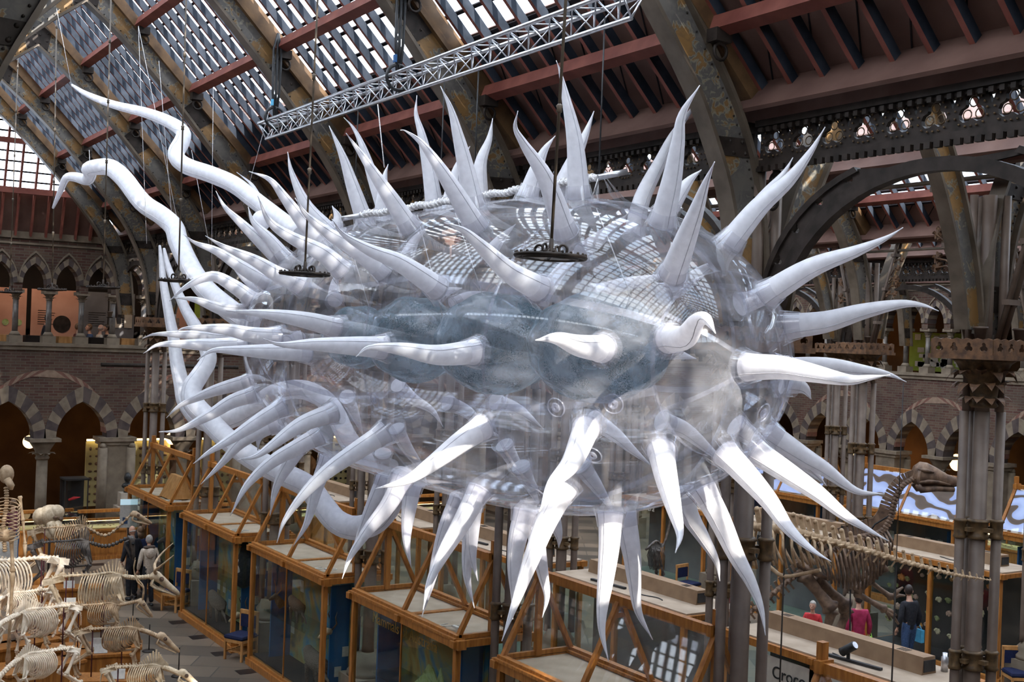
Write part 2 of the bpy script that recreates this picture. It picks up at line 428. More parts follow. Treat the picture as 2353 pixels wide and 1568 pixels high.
clear('film_collar', (.93, .93, .95), .06, haze=.07, hazecol=(.86, .86, .9), haze_scale=4, hmax=.16, fres=1.5)
clear('weld', (.85, .86, .92), .08, haze=.12, hazecol=(.84, .85, .93), haze_scale=9, hmax=.22, fres=1.5)
# bluish nucleus film with fern-like marks
m = clear('nucleus_film', (.70, .78, .83), .16, haze=.20, hazecol=(.42, .52, .58), haze_scale=3, hlo=.4, hhi=.7, hmax=.45, fres=1.45, edge=.7)
n = m.node_tree.nodes; l = m.node_tree.links; out = n['Material Output']; last = out.inputs[0].links[0].from_socket
tc = n.new('ShaderNodeTexCoord')
w1 = n.new('ShaderNodeTexVoronoi'); w1.feature = 'DISTANCE_TO_EDGE'; w1.inputs['Scale'].default_value = 5
w2 = n.new('ShaderNodeTexNoise'); w2.inputs['Scale'].default_value = 30; w2.inputs['Detail'].default_value = 4; w2.inputs['Distortion'].default_value = 3
big = n.new('ShaderNodeTexNoise'); big.inputs['Scale'].default_value = 2.4; big.inputs['Detail'].default_value = 3; big.inputs['Distortion'].default_value = 1
for a in (w1, w2, big): l.new(tc.outputs['Object'], a.inputs['Vector'])
g1 = n.new('ShaderNodeMath'); g1.operation = 'GREATER_THAN'; g1.inputs[1].default_value = .515; l.new(w2.outputs['Fac'], g1.inputs[0])
g2 = n.new('ShaderNodeMapRange'); g2.inputs[1].default_value = .47; g2.inputs[2].default_value = .60; l.new(big.outputs['Fac'], g2.inputs[0])
mu = n.new('ShaderNodeMath'); mu.operation = 'MULTIPLY'; l.new(g1.outputs[0], mu.inputs[0]); l.new(g2.outputs[0], mu.inputs[1])
mu2 = n.new('ShaderNodeMath'); mu2.operation = 'MULTIPLY'; mu2.inputs[1].default_value = .8; l.new(mu.outputs[0], mu2.inputs[0])
dk = n.new('ShaderNodeBsdfDiffuse'); dk.inputs[0].default_value = (.02, .06, .075, 1)
mm = n.new('ShaderNodeMixShader'); l.new(mu2.outputs[0], mm.inputs[0]); l.new(last, mm.inputs[1]); l.new(dk.outputs[0], mm.inputs[2]); l.new(mm.outputs[0], out.inputs[0])
# white inflatable fabric, lets light through
m, n, l, p = nm('fabric_white'); n.remove(p); out = n['Material Output']
tc = n.new('ShaderNodeTexCoord'); t = n.new('ShaderNodeTexNoise'); t.inputs['Scale'].default_value = 12; t.inputs['Detail'].default_value = 4
r = ramp(n, [(.3, (.78, .77, .80)), (.7, (.90, .89, .92))]); l.new(tc.outputs['Object'], t.inputs['Vector']); l.new(t.outputs['Fac'], r.inputs['Fac'])
df = n.new('ShaderNodeBsdfDiffuse'); ts = n.new('ShaderNodeBsdfTranslucent'); gs = n.new('ShaderNodeBsdfGlossy'); gs.inputs['Roughness'].default_value = .35
l.new(r.outputs['Color'], df.inputs[0]); l.new(r.outputs['Color'], ts.inputs[0])
a = n.new('ShaderNodeMixShader'); a.inputs[0].default_value = .42; l.new(df.outputs[0], a.inputs[1]); l.new(ts.outputs[0], a.inputs[2])
b = n.new('ShaderNodeMixShader'); b.inputs[0].default_value = .05; l.new(a.outputs[0], b.inputs[1]); l.new(gs.outputs[0], b.inputs[2]); l.new(b.outputs[0], out.inputs[0])
mottled('seam', (.42, .41, .45), (.55, .54, .58), 20, .6)
# ================================================================ THE BUILDING
YK = [5.1, 9.8, 14.5, 19.1, 23.7, 28.2, 32.8, 37.15]      # column rows
XL = [1.0, 9.4, 13.5, 21.9, 26.1, 34.5]                   # column lines
YW = 37.3; XS = 34.5
Z0 = CH
def hz(h): return CH+h
# ---- floor
MB().b2((-9, -5, -.2), (38, 41, 0)).build('floor', M['floor_tiles'])['kind'] = 'structure'
bpy.data.objects['floor']['label'] = 'grey and buff stone paving with small black tiles'

# ---- roofs
def roof(x0, x1, tagname, full=True, y0=-3.6, y1=37.2):
    """steep double slope: red edged rafters, battens, glass above, boards below"""
    xm = (x0+x1)/2; he = 2.72; rise = (xm-x0)*1.02+.02; hr = he+rise
    par = empty('ceiling', (xm, 0, 0), kind='structure')
    par['label'] = tagname
    raf = MB(); bat = MB(); gla = MB(); brd = MB(); pls = MB(); joint = MB()
    L = sqrt((xm-x0)**2+rise**2); yg = 36.0 if x0 == 1.0 else y1
    for side in (-1, 1):
        xe = (x0 if side < 0 else x1)-xm
        e = Vector((xe, 0, hz(he))); a = Vector((0, 0, hz(hr))); dr = (a-e)/L; nrm = Vector((side*rise/L, 0, (xm-x0)/L)).normalized()
        if x0 == 1.0: gs = .30
        elif x0 < 0: gs = .5
        else: gs = .12
        y = y0+.2; k = 0
        while y < (y1 if x0 != 1.0 else 36.0)-.1:
            sl = 1.0
            if x0 == 1.0:                              # hipped end of the first roof
                # stop the rafter where it meets the hip plane
                pass
            p0 = e+Vector((0, y, 0))-dr*.1; p1 = a+Vector((0, y, 0))
            raf.bar(p0+nrm*.02, p1+nrm*.02, .062, .125, 0, up=nrm, mbot=1)
            y += .45
        s = gs*L
        while s < L*.97:
            c = e+dr*s+nrm*.13
            bat.bar(c+Vector((0, y0, 0)), c+Vector((0, yg, 0)), .05, .06, 0, up=nrm)
            s += .40
        c0 = e+dr*(gs*L)+nrm*.17; c1 = a+nrm*.17
        gla.quad(c0+Vector((0, y0, 0)), c0+Vector((0, yg, 0)), c1+Vector((0, yg, 0)), c1+Vector((0, y0, 0)))
        b0 = e-dr*.35+nrm*.14; b1 = e+dr*(gs*L+.05)+nrm*.14
        n = len(brd.v)
        for q in (b0, b1):
            for t in (0, .05):
                for yy in (y0, y1): brd.v.append(q+nrm*t+Vector((0, yy, 0)))
        brd.face((n, n+1, n+5, n+4)); brd.face((n+2, n+6, n+7, n+3)); brd.face((n+4, n+5, n+7, n+6)); brd.face((n, n+4, n+6, n+2)); brd.face((n, n+2, n+3, n+1))
        # slanting board joints, dark gaps between the lower boards
        if full:
            yy = y0
            while yy < y1-1:
                q0 = b0+dr*.3; joint.bar(q0+Vector((0, yy+.9, 0))-nrm*.004, b1+Vector((0, yy, 0))-nrm*.004, .016, .012, 0, up=nrm)
                yy += .62
        # plaster cove along the eaves
        pls.bar(Vector((xe*.985, y0, hz(he)-.08)), Vector((xe*.985, y1, hz(he)-.08)), .12, .26, 0)
    # ridge
    bat.bar((0, y0, hz(hr)), (0, y1, hz(hr)), .16, .22, 0)
    o = raf.build('rafters', [M['rafter_dark'], M['red_paint']], par); o['kind'] = 'stuff'
    bat.build('battens', M['batten'], par)['kind'] = 'stuff'
    gla.build('roof_glazing', M['roof_glass'], par)
    brd.build('boards', M['pink_board'], par)
    if full: joint.build('board_joints', M['batten'], par)
    pls.build('eaves_plaster', M['pink_plaster'], par)
    return par
roof(1.0, 9.4, 'steep glazed roof of the first hall with red edged rafters', y1=37.3)
roof(13.5, 21.9, 'steep glazed roof of the second hall behind the girder')
roof(26.1, 34.5, 'steep glazed roof of the far hall', full=False)
roof(9.4, 13.5, 'small glazed roof over the aisle between the halls', full=False)
roof(21.9, 26.1, 'small glazed roof over the far aisle', full=False)
roof(-7.4, 1.0, 'glazed roof left of the first hall', full=False)

# purlins: one squared red timber per bay
ORD = ['nearest', 'second', 'third', 'fourth', 'fifth', 'sixth', 'seventh']
for (x0, x1, nm_) in ((1.0, 9.4, 'first hall'), (13.5, 21.9, 'second hall')):
    for side in (1, -1):
        if side < 0: continue
        for lv, off in enumerate((.80, 2.084, 3.185)):
            for k in range(len(YK)-1):
                xe = (x1-off) if side > 0 else (x0+off)
                h = 2.72+off*1.02-.12
                ya, yb = YK[k]+.12, YK[k+1]-.12
                if x0 == 1.0 and lv == 2 and k == 6: yb -= 1.5
                o = MB().box((0, 0, 0), (.17, yb-ya, .17)).build('purlin', M['red_paint']); o.location = (xe, (ya+yb)/2, hz(h)); o.rotation_euler = (0, side*radians(20), 0)
                tag(o, 'red timber purlin, %s level, %s bay, %s slope of the %s' % (('lowest', 'middle', 'upper')[lv], ORD[k], 'right' if side > 0 else 'left', nm_), 'roof beam', 'red purlins across the roof bays')

# ribs ------------------------------------------------------------
EX = [(0, 6.66), (1.05, 5.80), (2.25, 4.62), (3.45, 3.12), (3.96, 2.30), (4.22, 1.5), (4.36, .30)]
IN = [(0, 6.12), (.8, 5.46), (1.92, 4.32), (3.02, 3.0), (3.46, 2.28), (3.78, 1.5), (3.98, .30)]
def rib_mesh(parent):
    ex = smooth_path([(a, 0, b) for a, b in EX], 4); inn = smooth_path([(a, 0, b) for a, b in IN], 4)
    web = MB(); fl = MB(); bolts = MB()
    for sg in (-1, 1):
        n = len(web.v); N = len(ex)
        for p, q in zip(ex, inn):
            for yy in (-.035, .035):
                web.v.append(Vector((p.x*sg, yy, hz(p.z)))); web.v.append(Vector((q.x*sg, yy, hz(q.z))))
        for i in range(N-1):
            a = n+i*4; b = a+4
            web.face((a, b, b+1, a+1)); web.face((a+2, a+3, b+3, b+2))
        for path, hh in ((ex, .05), (inn, .045)):
            for i in range(len(path)-1):
                p, q = path[i], path[i+1]
                fl.bar((p.x*sg, 0, hz(p.z)), (q.x*sg, 0, hz(q.z)), hh, .24, 0, up=Vector((0, 1, 0)))
        # riveted splice plates
        for i in (0, 8, 16, 22):
            p, q = ex[i], inn[i]; p2, q2 = ex[min(i+2, N-1)], inn[min(i+2, N-1)]
            for yy in (-.05, .05):
                a = Vector((p.x*sg, yy, hz(p.z))); b = Vector((q.x*sg, yy, hz(q.z))); c = Vector((q2.x*sg, yy, hz(q2.z))); d = Vector((p2.x*sg, yy, hz(p2.z)))
                k = .55; d = a.lerp(d, k); c = b.lerp(c, k)
                fl.quad(a, b, c, d, 1)
                for u in (.15, .5, .85):
                    for v in (.2, .8):
                        P = a.lerp(d, v).lerp(b.lerp(c, v), u); bolts.ball(P, .022, 6, 4)
        for i in range(0, N-1):
            for t in (.25, .75):
                p = ex[i].lerp(ex[i+1], t); q = inn[i].lerp(inn[i+1], t)
                for (z, w2) in ((p, -.06), (q, .06)):
                    c = Vector((z.x*sg, -.045, hz(z.z)))+(Vector((q.x-p.x, 0, q.z-p.z)).normalized()*(.07 if w2 < 0 else -.07))*Vector((sg, 1, 1)).x
                    cc = Vector((z.x*sg, -.045, hz(z.z))); dv = Vector(((q.x-p.x)*sg, 0, q.z-p.z)).normalized(); c = cc+dv*(.07 if w2 < 0 else -.07)
                    bolts.ball(c, .014, 5, 3)
    web.build('rib_web', M['painted_rib'], parent); fl.build('rib_flange', [M['flange'], M['iron']], parent); bolts.build('rivets', M['iron'], parent)['kind'] = 'stuff'
    # principal rafter resting above the rib
    pr = MB()
    for sg in (-1, 1):
        pr.bar((sg*4.12, .0, hz(2.72)), (0, .0, hz(6.88)), .26, .26, 0, up=Vector((0, 1, 0)))
    pr.build('principal_rafter', M['beam_wood'], parent)
    for sg in (-1, 1):
        for (x, z) in ((3.38, 3.30), (2.15, 4.58), (1.06, 5.70)):
            br = MB()
            for yy in (-.2, .2):
                br.box((sg*x, yy, hz(z)), (.22, .16, .14), 0)
                br.ring((sg*(x+.02), yy, hz(z-.16)), .09, .02, 12, 5, nrm=(0, 1, 0))
            br.box((sg*x, 0, hz(z)-.05), (.1, .5, .03))
            br.build('purlin_shoe', M['iron'], parent)
    return parent
r0 = None
for hx, hname in ((5.2, 'first hall'), (17.7, 'second hall'), (30.3, 'far hall')):
    for k, yk in enumerate(YK):
        if yk > 36: continue
        if k == 0: continue
        if hx > 25 and k > 5: continue
        if r0 is None:
            r0 = empty('roof_rib', (hx, yk, 0)); rib_mesh(r0); o = r0
        else:
            o = copy_tree(r0); o.location = (hx, yk, 0)
        o.location = (hx, yk, 0)
        tag(o, 'painted iron arch rib, %s from the near end of the %s' % (ORD[k-1], hname), 'roof rib', 'painted arch ribs')
o = copy_tree(r0); o.location = (5.2, 35.85, 0); tag(o, 'painted iron arch rib standing close against the end wall below the glazed gable', 'roof rib', 'painted arch ribs')

# hipped glazed end of the first hall
hp = empty('window_1', (5.2, YW, 0), kind='structure'); hp['label'] = 'glazed hipped gable at the end of the first hall'
gl = MB(); gb = MB(); bb = MB(); kk = .34; hb = 3.75; ht = 6.9; he = 2.5
def hipy(h): return -(h-he)*kk
gl.v = []
def hw(h): return (6.9-h)/1.02
gl.quad((-hw(hb), hipy(hb), hz(hb)), (hw(hb), hipy(hb), hz(hb)), (.05, hipy(ht), hz(ht)), (-.05, hipy(ht), hz(ht)))
gl.build('roof_glazing', M['roof_glass'], hp)
x = -4.2
while x < 4.3:
    htop = 6.9-abs(x)*1.02
    if htop > hb: gb.bar((x, hipy(he)-.05, hz(he)), (x, hipy(htop)-.05, hz(htop)), .06, .14, 0)
    elif htop > he: gb.bar((x, hipy(he)-.05, hz(he)), (x, hipy(htop)-.05, hz(htop)), .06, .14, 0)
    x += .42
gb.bar((-hw(hb)+.1, hipy(hb)-.12, hz(hb)), (hw(hb)-.1, hipy(hb)-.12, hz(hb)), .14, .17, 0)
gb.bar((-hw(5.1)+.1, hipy(5.1)-.12, hz(5.1)), (hw(5.1)-.1, hipy(5.1)-.12, hz(5.1)), .12, .15, 0)
h = hb+.27
while h < 6.7:
    bb.bar((-hw(h), hipy(h)-.0, hz(h)), (hw(h), hipy(h)-.0, hz(h)), .05, .045, 0); h += .27
gb.build('glazing_bar', M['red_paint'], hp); bb.build('glazing_batten', M['batten'], hp)
lo = MB(); lo.quad((-4.3, hipy(he)+.08, hz(he)), (4.3, hipy(he)+.08, hz(he)), (hw(hb), hipy(hb)+.08, hz(hb)), (-hw(hb), hipy(hb)+.08, hz(hb)))
lo.build('lower_boards', M['pink_board'], hp)

# ---- cast iron columns
def trefoil(cx, cy, r, rot=pi/2, n=7):
    pts = []
    for k in range(3):
        a = rot+k*2*pi/3; c = (cx+cos(a)*r*.56, cy+sin(a)*r*.56)
        for j in range(n):
            t = a-2.0+4.0*j/(n-1); pts.append((c[0]+cos(t)*r*.5, c[1]+sin(t)*r*.5))
    return pts
def leaf(mb, base, out, up, L_, w_, m=0, droop=.5):
    out = out.normalized(); side = out.cross(up).normalized()
    pts = []
    for i in range(5):
        t = i/4; ww = w_*sin(pi*min(.98, t*.85+.12))*(1 if i < 4 else .3)
        c = base+out*(L_*t*.75)+up*(L_*(t*.9-droop*t*t*1.5))
        pts.append((c-side*ww+up*.01, c+out*.012, c+side*ww+up*.01))
    n = len(mb.v)
    for a in pts: mb.v += list(a)
    for i in range(4):
        b = n+i*3
        mb.face((b, b+1, b+4, b+3), m); mb.face((b+1, b+2, b+5, b+4), m)
def column_parts(root, small=False):
    base = MB(); sh = MB(); rg = MB(); cap = MB(); lf = MB(); cr = MB()
    offs = [(0, 0, .105), (.21, -.13, .066), (-.18, .13, .062), (.12, .24, .055)]
    base.box((0, 0, .35), (.75, .75, .7)); base.lathe([(.36, .7), (.36, .78), (.30, .84), (.32, .92), (.25, 1.0), (.22, 1.1)], seg=20)
    for (ox, oy, r) in offs:
        sh.lathe([(r*1.1, 1.05), (r, 1.2), (r*.94, 6.0)], (ox, oy, 0), 12)
        sh.lathe([(r*.9, 6.0), (r*.9, hz(2.1))], (ox*.9, oy*.9, 0), 10)
        for zr in (2.78, 4.48):
            rg.lathe([(r*1.12, zr-.13), (r*1.45, zr-.11), (r*1.2, zr-.08), (r*1.22, zr+.08), (r*1.5, zr+.10), (r*1.1, zr+.13)], (ox, oy, 0), 12)
    for zr in (2.78, 4.48): rg.box((0, 0, zr), (.42, .08, .05)); rg.box((0, 0, zr), (.08, .42, .05))
    cap.lathe([(.16, 5.95), (.20, 5.98), (.17, 6.02), (.20, 6.25), (.34, 6.52), (.42, 6.58)], seg=18)
    rnd = random.Random(3)
    for tier, (z, r, L_) in enumerate(((6.05, .20, .17), (6.22, .24, .2), (6.38, .31, .2))):
        nn = 12
        for k in range(nn):
            t = 2*pi*(k+.5*tier)/nn+rnd.uniform(-.1, .1); d = Vector((cos(t), sin(t), 0))
            leaf(lf, Vector((0, 0, z))+d*r*.85, d, Vector((0, 0, 1)), L_*rnd.uniform(1.0, 1.5), .075, 0, rnd.uniform(.45, .9))
    cr.box((0, 0, 6.60), (.98, .98, .06))
    for mbx in (cap, lf, cr):
        for v in mbx.v: v.z += .10
    # pierced parapet round the top of the capital
    tri = [[(-.46, 0), (.46, 0), (.46, .2)] + [(.46-.92*i/12, .2+.02*(i % 2)) for i in range(1, 12)] + [(-.46, .2)]]
    tri += [trefoil(cx, .10, .06)[::-1] for cx in (-.33, -.11, .11, .33)]
    for k in range(4):
        me = plate(tri, .02, Matrix.Rotation(k*pi/2, 4, 'Z') @ Matrix.Translation((0, -.46, 6.72)) @ Matrix.Rotation(pi/2, 4, 'X'))
        addmesh(cr, me)
    base.build('base', M['stone'], root); sh.build('shaft', M['iron_column'], root); rg.build('collar', M['iron_gilt'], root)
    c = cap.build('capital', M['iron_gilt'], root); lf.build('capital_leaves', M['rust_leaf'], c); cr.build('capital_parapet', M['rust_leaf'], c)
col0 = empty('iron_column', (9.4, 9.8, 0)); column_parts(col0)
LN = {9.4: 'first arcade', 13.5: 'second arcade', 21.9: 'third arcade', 26.1: 'farthest arcade'}
first = True
for X in (9.4, 13.5, 21.9, 26.1):
    for k, yk in enumerate(YK[:-1] if X < 20 else YK[1:-1]):
        if k == 0 and X < 20: continue
        kk_ = YK.index(yk)
        o = col0 if first else copy_tree(col0); first = False
        o.location = (X, yk, 0)
        tag(o, 'brown clustered iron column with leafy capital, %s, %s from the viewer' % (LN[X], ORD[kk_-1]), 'column', 'clustered iron columns')

# narrow pointed ribs over the aisles
def aisle_rib(root):
    exq = smooth_path([(0, 0, 4.10), (.62, 0, 3.45), (1.25, 0, 2.45), (1.70, 0, 1.35), (1.92, 0, .35)], 4); inq = smooth_path([(0, 0, 3.62), (.42, 0, 3.12), (.98, 0, 2.20), (1.38, 0, 1.25), (1.58, 0, .35)], 4)
    wb = MB(); fb = MB()
    for sg in (-1, 1):
        n = len(wb.v)
        for p, q in zip(exq, inq):
            for yy in (-.03, .03): wb.v += [Vector((p.x*sg, yy, hz(p.z))), Vector((q.x*sg, yy, hz(q.z)))]
        for i in range(len(exq)-1):
            a = n+i*4; b = a+4; wb.face((a, b, b+1, a+1)); wb.face((a+2, a+3, b+3, b+2))
        for P in (exq, inq):
            for i in range(len(P)-1): fb.bar((P[i].x*sg, 0, hz(P[i].z)), (P[i+1].x*sg, 0, hz(P[i+1].z)), .04, .2, 0, up=Vector((0, 1, 0)))
    wb.build('rib_web', M['painted_rib'], root); fb.build('rib_flange', M['flange'], root)
ar0 = None
for ax_, an in ((11.45, 'near aisle'), (24.0, 'far aisle')):
    for k, yk in enumerate(YK[1:7]):
        if ar0 is None: ar0 = empty('aisle_rib'); aisle_rib(ar0); o = ar0
        else: o = copy_tree(ar0)
        o.location = (ax_, yk, 0); tag(o, 'narrow pointed painted rib over the %s, %s from the near end' % (an, ORD[k]), 'roof rib', 'narrow aisle ribs')
# leaning branch struts with iron leaves above the inner capitals
def branch(root):
    for sy in (-1, 1):
        b = MB(); a = Vector((0, sy*.22, hz(.2))); e = Vector((0, sy*.95, hz(2.75)))
        for dx in (-.06, .06): b.tube([a+Vector((dx, 0, 0)), e+Vector((dx, 0, 0))], .035, 8)
        for t in (.2, .5, .8): p = a.lerp(e, t); b.box(p, (.24, .10, .07))
        b.build('branch_strut', M['iron_column'], root)
        f = MB(); rr = random.Random(8+sy)
        for k in range(9):
            t = .35+.6*rr.random(); p = a.lerp(e, t); side = Vector((rr.uniform(-.3, .3), sy*rr.uniform(.2, 1), rr.uniform(.1, .8))).normalized()
            q = p+side*rr.uniform(.2, .38); f.tube([p, (p+q)/2+Vector((0, 0, .05)), q], .012, 5)
            for j in range(5): t2 = 2*pi*j/5; leaf(f, q, Vector((.2*sin(t2), cos(t2), sin(t2))), Vector((.3, 0, .2)).normalized(), .12, .035)
        f.build('iron_foliage', M['rust_leaf'], root)
br0 = None
for X in (13.5, 21.9):
    for k, yk in enumerate(YK[1:7]):
        if br0 is None: br0 = empty('leaning_strut_pair'); branch(br0); o = br0
        else: o = copy_tree(br0)
        o.location = (X, yk, 0); tag(o, 'paired iron tubes with leaf sprays leaning from the capitals, %s, %s from the viewer' % (LN[X], ORD[k]), 'strut', 'leaning iron struts')
for X in (13.5, 21.9):
    o = MB().tube([(X, 4.5, hz(2.35)), (X, 37, hz(2.35))], .03, 8).build('tie_pipe', M['flange']); tag(o, 'long thin horizontal pipe below the roof valley of the %s' % LN[X], 'pipe')

# ---- openwork girders along the arcades
def girder_parts(root, L_):
    pan = MB(); co = MB(); sp = MB(); bead = MB(); hol = []
    n = int(L_/.4); st = L_/n
    for i in range(n):
        cx = -L_/2+st*(i+.5); hol.append(trefoil(cx, .205, .145)[::-1])
        if i < n-1:
            xx = cx+st/2; hol.append([(xx-.055, .36), (xx+.055, .36), (xx+.02, .29), (xx, .23), (xx-.02, .29)][::-1])
        for k in range(16):
            t = 2*pi*k/16; rr = .168+.017*cos(3*(t-pi/2)); bead.box((-.045, 0, 0), (.001, .001, .001)) if False else None
            c = Vector((-.04, cx+cos(t)*rr, hz(2.06)+.205+sin(t)*rr)); bead.ball(c, .013, 5, 3)
        # inner curl in each trefoil
        for a in (pi/2, pi/2+2.09, pi/2+4.19):
            bead.ring((0, cx+cos(a)*.075, hz(2.06)+.205+sin(a)*.075), .045, .007, 10, 4, nrm=(1, 0, 0))
    me = plate([[(-L_/2, 0), (L_/2, 0), (L_/2, .38), (-L_/2, .38)]]+hol, .05,
               Matrix.Translation((0, 0, hz(2.06))) @ Matrix(((0, 0, 1, 0), (1, 0, 0, 0), (0, 1, 0, 0), (0, 0, 0, 1))))
    addmesh(pan, me)
    co.b2((-.12, -L_/2, hz(2.44)), (.12, L_/2, hz(2.54))); co.b2((-.08, -L_/2, hz(2.40)), (.08, L_/2, hz(2.44)))
    co.b2((-.11, -L_/2, hz(2.0)), (.11, L_/2, hz(2.07)))
    y = -L_/2+.03
    while y < L_/2-.05:
        co.box((-.10, y+.03, hz(2.40)), (.05, .05, .05)); co.box((-.11, y+.03, hz(1.97)), (.05, .07, .06)); y += .11
    # pointed arch brace beneath with pierced spandrels
    def arc(t, off=0): return (-L_/2+.22+(L_/2-.22)*(1-cos(t*pi/2)) - off*.0, .15+(1.72)*sin(t*pi/2))
    for sg in (-1, 1):
        outer = []; N = 14
        a = [arc(i/N) for i in range(N+1)]
        inner = [(x+.10*(1-i/N)+.02, z-.13) for i, (x, z) in enumerate(a)]
        pts = [(sg*x, z) for x, z in a]; pin = [(sg*x, z) for x, z in inner]
        poly = pts+pin[::-1]
        if sg < 0: pass
        T = Matrix.Translation((0, 0, Z0)) @ Matrix(((0, 0, 1, 0), (1, 0, 0, 0), (0, 1, 0, 0), (0, 0, 0, 1)))
        addmesh(sp, plate([poly], .12, T))
        # spandrel plate
        a2 = [(sg*x, z) for x, z in a if z < 1.98]
        top = [(sg*a[-1][0], 1.98), (sg*(-L_/2+.12), 1.98), (sg*(-L_/2+.12), .35)]
        sx_ = -L_/2
        # second, steeper band nearer the corner, pierced web between the two
        a3 = [(x-.16-.10*(z/2), z+.10) for x, z in a if z < 1.80]
        addmesh(sp, plate([[(sg*x, z) for x, z in a3]+[(sg*(x+.05), z-.05) for x, z in a3[::-1]]], .10, T))
        web = [(sg*(x+.02), z-.02) for x, z in a3[2:]]+[(sg*x, z) for x, z in a[2:len(a3)+1][::-1]]
        mid = [((p[0]+q[0])/2, (p[1]+q[1])/2) for p, q in zip(a3[4:], a[4:])]
        addmesh(sp, plate([web]+[trefoil(sg*x, z+.02, .055)[::-1] for x, z in mid[::2]], .03, T))
        for (cx, cz, rr) in ((.24, 1.84, .10), (.50, 1.88, .07), (.20, 1.60, .07)):
            sp.ring((0, sg*(sx_+cx), hz(cz)), rr, .018, 16, 5, nrm=(1, 0, 0)); sp.ring((0, sg*(sx_+cx), hz(cz)), rr*.45, .012, 12, 5, nrm=(1, 0, 0))
    pan.build('trefoil_panel', M['iron'], root); co.build('cornice', M['iron'], root); sp.build('arch_brace', M['iron'], root); bead.build('beading', M['iron_gilt'], root)['kind'] = 'stuff'
g0 = {}
for X in (9.4, 26.1):
    for k in range(len(YK)-1):
        L_ = YK[k+1]-YK[k]-.1
        o = g0.get(0)
        if o is None:
            o = empty('openwork_girder', (0, 0, 0)); girder_parts(o, 4.55); g0[0] = o
        else: o = copy_tree(o)
        o.location = (X, (YK[k]+YK[k+1])/2, 0); o.scale = (1, L_/4.55, 1)
        tag(o, 'dark iron trefoil girder over an arched brace, %s bay of the %s' % (ORD[k], LN[X]), 'girder', 'trefoil girders')

